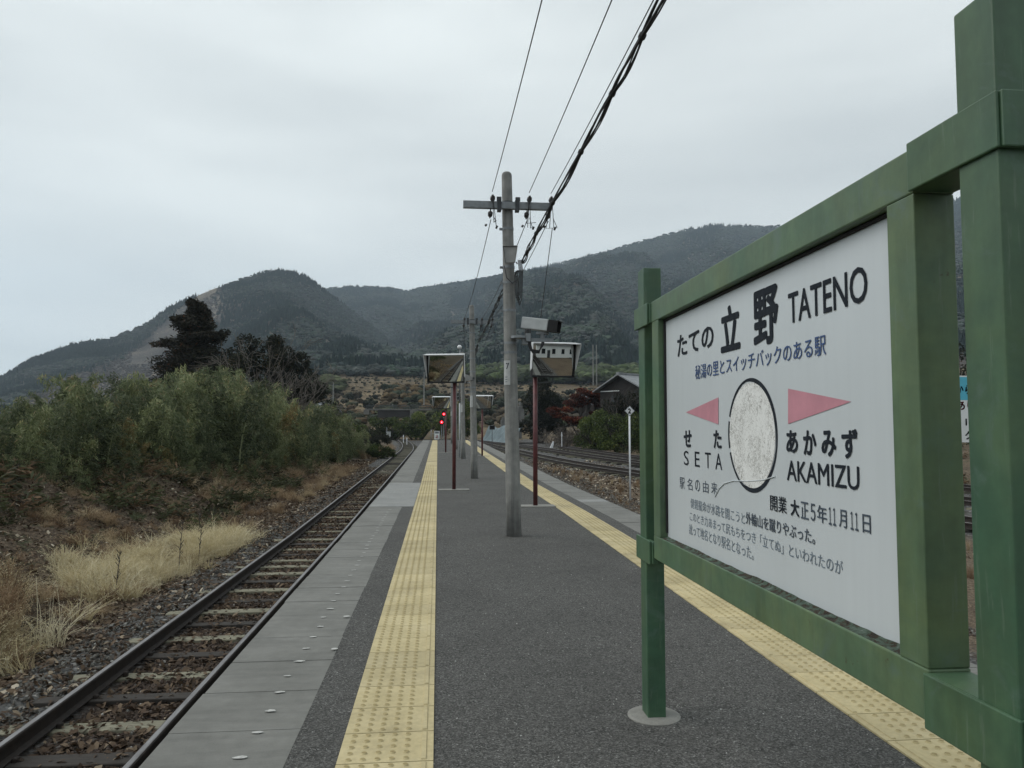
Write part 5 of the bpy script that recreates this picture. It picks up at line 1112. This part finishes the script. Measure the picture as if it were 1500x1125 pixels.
def mask1(px, py, col, sz, con, rs):
    rid = np.interp(px, [p[0] for p in RID1], [p[1] for p in RID1]); band = np.interp(px, [0, 150, 250, 310, 340], [62, 44, 20, 6, 3]); jx = rs.normal(0, 8, len(px))
    brush = (px+jx < 345+.0*py) & (py > rid+band+rs.normal(0, 4, len(px))) & (px+jx < 330-(py-430)*.15)
    col[brush] = np.array((.075, .064, .058))*rs.uniform(.75, 1.25, (brush.sum(), 1)); sz[brush] *= .42; con[brush] = False
    tanp = ((np.abs(px-(318-.95*(py-412))) < 6+.10*(py-400)+5*np.sin(py*.21)) & (py > 402) & (py < 535)) | ((np.abs(px-325) < 26) & (np.abs(py-(410+(325-px)*.45)) < 6))
    col[tanp] = np.array((.27, .235, .175))*rs.uniform(.7, 1.2, (tanp.sum(), 1)); sz[tanp] *= .40; con[tanp] = False; return np.ones(len(px), bool), col, sz, con
def mask2(px, py, col, sz, con, rs):
    f = fbm(px/38., py/20., 95, 4); lt = (f+rs.normal(0, .03, len(px)) > .57) & (py < 560); n = lt.sum()
    col[lt] = np.array([(.052, .064, .056), (.064, .070, .065), (.046, .064, .046)])[rs.integers(0, 3, n)]*rs.uniform(.8, 1.2, (n, 1)); con[lt] = False
    return np.ones(len(px), bool), col, sz, con
forest('forest_left', 76000, (az_of(-1800, HOR)[0], az_of(760, HOR)[0]), (425, R1+25), mz1, 611, 5.2, mask1)
forest('forest_right', 160000, (az_of(330, HOR)[0], az_of(2900, HOR)[0]), (430, R2+40), mz2, 617, 7.4, mask2)
# dark plantation at the foot of the slope, pale green grove to its right, scrub on the terraces
rs_ = np.random.default_rng(9); PT = []; CO = []; SZ = []; ID = []
def patch(pxr, rr, n, cols, size, con, p=1.0):
    px = rs_.uniform(*pxr, n); r = rs_.uniform(*rr, n); a = np.array([az_of(x, HOR)[0] for x in px]); z = floor_z(r, a)
    PT.append(np.stack([r*np.sin(a), r*np.cos(a), z-.3], 1)); CO.append(np.array(cols)[rs_.integers(0, len(cols), n)]*rs_.uniform(.7, 1.3, (n, 1))); SZ.append(rs_.uniform(*size, n)); ID.append(rs_.integers(0, 4, n) if con else rs_.integers(4, 8, n))
patch((470, 760), (420, 475), 480, CON, (5, 11), True); patch((400, 480), (390, 450), 200, CON, (6, 9), True); patch((690, 980), (330, 420), 620, [(.045,.062,.026), (.065,.085,.038), (.05,.06,.035)], (5, 8.5), False)
patch((425, 500), (260, 330), 110, [(.05,.06,.03), (.075,.085,.045)], (3.5, 6), False); patch((470, 640), (385, 430), 150, DEC, (4, 7), False); patch((430, 700), (150, 215), 150, [(.03,.035,.02), (.05,.055,.03), (.09,.065,.04)], (2., 3.6), False)
patch((440, 980), (205, 400), 1500, [(.030,.034,.024), (.050,.045,.034), (.068,.056,.041), (.04,.046,.03)], (.5, 1.5), False); patch((440, 980), (150, 260), 260, [(.026,.03,.02), (.06,.05,.035)], (1.6, 3.4), False); patch((560, 640), (215, 300), 60, [(.028,.036,.022), (.09,.065,.035)], (2, 4.5), False); patch((690, 770), (190, 260), 60, [(.02,.026,.018), (.03,.035,.022)], (2, 4), False); patch((940, 1500), (70, 160), 0, CON, (6, 10), False) if False else None
patch((770, 1500), (120, 200), 260, [(.02,.026,.018), (.05,.06,.03), (.06,.05,.038)], (3, 6.5), False)
PT = np.concatenate(PT); CO = np.concatenate(CO); SZ = np.concatenate(SZ); ID = np.concatenate(ID); n = len(PT)
tag(scatter('far_woods', PT, fcol, 8, np.stack([np.zeros(n), np.zeros(n), rs_.uniform(0, 6.28, n)], 1), np.stack([SZ*np.where(ID < 4, .8, 1.1)]*2+[SZ], 1), CO, ID), kind='stuff')

# ------------------------------------------------------------------ buildings and small things in the distance
plain('roof_grey', (.23,.25,.27), .55, .1, .15, 1.5); plain('plaster_white', (.70,.71,.70), .7, 0, .06, 2); plain('house_board', (.017,.014,.013), .85, 0, .35, 3); plain('window_dark', (.02,.024,.028), .15, 0, .1)
plain('girder', (.030,.027,.027), .7, .2, .3, .5); plain('tile_dark', (.20,.21,.22), .6, 0, .2, 2); plain('stone_block', (.13,.13,.125), .9, 0, .3, 1.0, bump=.2)
def house(x, y, z, rz, W, D, He, Hr, label, wall, roof, name='wooden_house', over=.6, cat='house'):
    t = empty(name, (x, y, z), rz); tag(t, label, cat)
    m = MB(); a, b = W/2, D/2; m.add([(-a,-b,0),(a,-b,0),(a,b,0),(-a,b,0),(-a,-b,He),(a,-b,He),(a,b,He),(-a,b,He),(-a,0,Hr-.1),(a,0,Hr-.1)], [(0,1,5,4),(1,2,6,9,5),(2,3,7,6),(3,0,4,8,7)]); m.build('wall', M[wall], t)
    m = MB(); o = over; sl = (Hr-He)/b
    for s in (-1, 1):
        e = (b+o); ze = Hr-sl*e; vs = [(-a-o, 0, Hr), (a+o, 0, Hr), (a+o, s*e, ze), (-a-o, s*e, ze)]; vs += [(p_[0], p_[1], p_[2]+.14) for p_ in vs]; m.add(vs, [(0,1,2,3),(4,5,6,7),(0,1,5,4),(1,2,6,5),(2,3,7,6),(3,0,4,7)])
    m.box((-a-o, -.18, Hr+.10), (a+o, .18, Hr+.28)); m.build('roof', M[roof], t); return t
p = atY(912, 570, 76); zg_ = 1.0
t = house(p[0]+3.0, 79, zg_, R(40), 8, 5.4, 4.5, 5.9, 'dark wooden two storey house with a pale grey gable roof above the red maple', 'house_board', 'tile_dark')
m = MB(); m.box((-4.03, -1.2, 3.0), (-4.0, 1.2, 3.8)); f_ = m.build('window', M['window_dark'], t)
m = MB(); m.box((-4.10, .2, 4.25), (-4.02, 2.6, 4.33)); m.build('trim', M['plaster_white'], t)
m = MB(); m.box((-5.3, -3.0, .0), (-4.1, 2.8, 1.9)); m.build('lean_to', M['old_wood'], t); m = MB()
for k in range(3): m.box((-5.5, -2.4+1.9*k, .5), (-5.32, -1.4+1.9*k, 1.5))
m.build('shutter', M['plaster_white'], t)
p = atY(886, 575, 92); t = house(p[0], 92, 1.2, R(15), 5, 4, 3.3, 4.4, 'small shed with a pale grey roof beyond the red maple', 'house_board', 'roof_grey', 'shed', cat='shed')
p = atY(458, 590, 112); t = house(p[0], 112, .3, R(-25), 6, 5, 3.2, 4.6, 'small house with pale roof showing above the right end of the bamboo', 'house_board', 'roof_grey', 'small_house'); m = MB(); m.box((-1, -2.53, 1), (1, -2.5, 2.2)); m.build('window', M['window_dark'], t)
# white station building behind the viewer, seen in the right mirror
t = empty('station_building', (12.5, -7.0, -1.15), R(8)); tag(t, 'white single storey building with dark windows, seen only in the right mirror', 'building')
m = MB(); m.box((-7, -3, 0), (7, 3, 3.6)); m.build('wall', M['plaster_white'], t); m = MB(); m.box((-7.4, -3.4, 3.6), (7.4, 3.4, 3.8)); m.build('roof', M['roof_grey'], t)
for k in range(4):
    m = MB(); m.box((-5.6+3.2*k, 3.0, 1.2), (-4.5+3.2*k, 3.03, 2.6)); w_ = m.build('window', M['window_dark'], t); m = MB(); m.box((-5.66+3.2*k, 3.0, 1.12), (-4.44+3.2*k, 3.06, 1.2)); m.build('sill', M['steel_galv'], w_)
m = MB(); m.box((.0-3.9, 3.0, 0), (-3.0, 3.03, 2.2)); m.build('door', M['steel_dark'], t)
# bridge
t = empty('road_bridge', tuple(atY(592, 612, 136))); tag(t, 'dark girder bridge with a railing and pale concrete abutment crossing the valley floor', 'bridge'); o_ = Vector(t.location); s_ = 136/1100
def bx(m, x0, x1, y0, y1, d0=0., d1=2.5): a = atY(x0, y1, 136)-np.array(o_); b = atY(x1, y0, 136)-np.array(o_); m.box((a[0], d0, a[2]), (b[0], d1, b[2]))
m = MB(); bx(m, 553, 600.5, 601, 611.5); m.build('girder', M['girder'], t)
m = MB(); bx(m, 600.7, 612, 599, 614, -.4, 3); bx(m, 533, 541, 600, 607, -.4, 3); m.build('abutment', M['concrete_wall'], t)
m = MB(); bx(m, 535, 632, 598.8, 600.8, -.2, 2.7); m.build('deck', M['concrete_wall'], t)
m = MB()
for x in range(536, 632, 4): bx(m, x, x+.5, 593.8, 598.8, -.15, -.05)
bx(m, 536, 632, 593.4, 594.2, -.15, -.05); bx(m, 536, 632, 596.2, 596.8, -.15, -.05); m.build('railing', M['steel_dark'], t)
# blue sheet draped over the bank, fence and stepped stones
G = 46; V = []; base = [(8.9, 91.), (8.3, 96.), (7.2, 104.), (6.4, 112.)]; BP = smooth_path([(-0+a, b) for a, b in base], .6)
q = NT('blue_sheet'); v = q.pos(obj=True); a = q.noise(v, .9, 5); b = q.noise(v, 5, 4); q.surf(q.mix(.5, q.ramp(a, [(.3, (.055,.085,.095)), (.55, (.095,.135,.15)), (.75, (.16,.205,.215))]), q.ramp(b, [(.3, .7), (.7, 1.15)]), 'MULTIPLY'), .6, bump=b, bstr=.5, bdist=.1)
nB = len(BP)
for i, (bx_, by_) in enumerate(BP):
    for j in range(13):
        u = j/12; w_ = 3.4*u; hgt = 2.0*sstep(.02, .8, u)*(1-.12*math.sin(i*.31)); r_ = (fbm(i*.22+j*.28, j*.18, 71, 4)-.5)*.8*math.sin(math.pi*min(1, u*1.0))+.12*math.sin(i*.9+2.5*u*3)
        V.append((bx_+w_*.55+.0*r_-r_*.4, by_+w_*.85, float(hg(bx_, by_))+.05+hgt+r_*.25))
i_ = (np.arange(nB-1)[:, None]*13+np.arange(12)[None]).ravel(); me = arrmesh('tarpaulin', np.array(V), np.stack([i_, i_+1, i_+14, i_+13], 1), M['blue_sheet'], smooth=True); o = link('tarpaulin', me); o.modifiers.new('thick', 'SOLIDIFY').thickness = .03; tag(o, 'faded blue plastic sheet draped over the bank beyond the right track', 'tarpaulin')
t = empty('signal_box', (5.35, 74.0, -.62)); tag(t, 'small black box on a thin post in front of the blue sheet', 'signal'); H = CAM_H+(628-625)*74/1100-t.location.z
m = MB(); m.tube([(0, 0, 0), (0, 0, H-.1)], .03, 8); m.build('post', M['steel_dark'], t); m = MB(); m.box((-.26, -.12, H-.28), (.26, .14, H+.12)); m.box((-.2, -.3, H+.06), (.2, -.12, H+.10)); m.build('head', M['black_plastic'], t, bevel=.03)
for k, (px, py, w_, h_) in enumerate(((738, 618, 9, 12), (747, 614, 10, 14), (756, 607, 10, 17), (763, 600, 9, 20), (742, 628, 14, 8), (757, 626, 14, 10))):
    a = atY(px, py+h_/2, 116); s_ = 116/1100; t = empty('stone_block', tuple(a)); tag(t, 'stepped grey stone block in the pile behind the blue sheet', 'stone block', 'stepped stone blocks')
    m = MB(); m.box((-w_*s_/2, -.5, -1.2), (w_*s_/2, .5, h_*s_*.75)); m.box((-w_*s_/3.2, -.35, h_*s_*.75), (w_*s_/3.2, .35, h_*s_*1.05)); m.build('stone', M['stone_block'], t, bevel=.08)
# marker stakes, cabinet, far poles
def stake(px, py_base, py_top, Y, label, r=.05):
    a = atY(px, py_base, Y); b = atY(px, py_top, Y); m = MB(); m.tube([(0, 0, -.3), (0, 0, b[2]-a[2])], r, 8); m.tube([(0, 0, (b[2]-a[2])*.62), (0, 0, (b[2]-a[2])*.8)], r*1.7, 8); o = m.build('marker_post', M['white_stake'], loc=tuple(a)); tag(o, label, 'marker post')
stake(823, 650, 633, 80, 'white marker post standing beyond the right tracks below the red maple'); stake(591, 645, 637, 98, 'left of two short white stakes by the far left track'); stake(596, 648, 641, 92, 'right of two short white stakes by the far left track')
a = atY(806, 656, 76); m = MB(); m.add([(0, 0, 0), (.28, 0, 0), (.42, .1, .62), (.30, .1, .66), (.0, .3, 0), (.28, .3, 0), (.42, .3, .62), (.30, .3, .66)], [(0,1,2,3),(7,6,5,4),(0,1,5,4),(1,2,6,5),(2,3,7,6),(3,0,4,7)]); tag(m.build('kilometre_stone', M['white_stake'], loc=tuple(a)), 'small leaning white stone marker beside the right tracks', 'marker')
t = empty('relay_cabinet', tuple(atY(569, 642, 88))); tag(t, 'grey trackside cabinet with small lid beside the far left track', 'cabinet'); m = MB(); m.box((-.24, -.2, -.4), (.24, .2, .75)); m.build('body', M['camera_grey'], t, bevel=.03); m = MB(); m.box((-.28, -.24, .75), (.28, .24, .82)); m.tube([(-.2, 0, .8), (-.2, 0, 1.3)], .05, 6); m.build('lid', M['steel_galv'], t)
def far_pole(px, yb, yt, Y, label, arm=True, r=.14):
    a = atY(px, yb, Y); b = atY(px, yt, Y); H = b[2]-a[2]; t = empty('electricity_pole', tuple(a)); tag(t, label, 'electricity pole', 'distant electricity poles'); m = MB(); m.tube([(0, 0, -1), (0, 0, H)], [r*1.2, r], 8); m.build('shaft', M['pole_concrete'], t)
    if arm: m = MB(); m.box((-.9, -.08, H-.7), (.9, .08, H-.5)); m.box((-.7, -.08, H-1.5), (.7, .08, H-1.35)); m.build('crossarm', M['steel_dark'], t)
far_pole(488, 592, 560, 190, 'leftmost distant electricity pole above the bamboo'); far_pole(621, 600, 545, 180, 'distant electricity pole left of the left mirror'); far_pole(575, 614, 592, 190, 'distant electricity pole rising behind the bridge railing')
far_pole(869, 560, 505, 230, 'left of two thin masts in front of the right mountain', False, .16); far_pole(874, 560, 505, 230, 'right of two thin masts in front of the right mountain', False, .16)
# advertising board glimpsed through the gap beside the near sign post
a0, a1 = atY(1352, 648, 30), atY(1520, 551, 30); zb0, zt0 = a0[2], a1[2]; t = empty('billboard', ((a0[0]+a1[0])/2, 30, float(hg(21, 30)))); tag(t, 'white and cyan advertising board glimpsed through the gap beside the near sign post', 'billboard'); o_ = t.location
W_ = (a1[0]-a0[0])/2; m = MB(); m.box((-W_, 0, zb0-o_.z), (W_, .08, zt0-o_.z)); bd = m.build('board', M['plaster_white'], t)
plain('sign_cyan', (.08,.42,.55), .5, var=.06); m = MB(); m.add([(-W_, -.004, zt0-o_.z-1.05), (W_, -.004, zt0-o_.z-1.05), (W_, -.004, zt0-o_.z-.06), (-W_, -.004, zt0-o_.z-.06)], [(0, 1, 2, 3)]); m.build('printed_band', M['sign_cyan'], bd)
m = MB()
for s in (-1, 1): m.tube([(s*W_*.8, .14, -.3), (s*W_*.8, .14, zt0-o_.z)], .06, 8)
m.build('post', M['steel_galv'], t)
xg = atY(1417, 600, 30)[0]-o_.x
for body, py, sz, mat, xo in (('ちから', 571, .44, 'ink_black', -1.02), ('あり', 594, .44, 'ink_red', -.52), ('11日', 618, .40, 'ink_black', -.18), ('クラブ', 638, .40, 'ink_black', -.18)):
    zc = atY(1417, py, 30)[2]-o_.z; me = fontmesh(body, .03)
    for v in me.vertices: v.co = (xg+xo+v.co.x*sz, -.012, zc-.36*sz+v.co.y*sz)
    me.materials.clear(); me.materials.append(M[mat]); link('lettering', me, bd)
# second strip of ballast track glimpsed at the near right is hidden by the sign
# ------------------------------------------------------------------ air
hz = MB(); hz.box((-3900, -3900, -8), (3900, 3900, 760)); q = NT('haze'); vol = q.n('ShaderNodeVolumePrincipled'); vol.inputs['Color'].default_value = (.70, .85, .99, 1); vol.inputs['Density'].default_value = .00020; vol.inputs['Anisotropy'].default_value = 0.2
q.l(vol.outputs[0], q.out.inputs['Volume']); tag(hz.build('haze', M['haze']), kind='stuff')
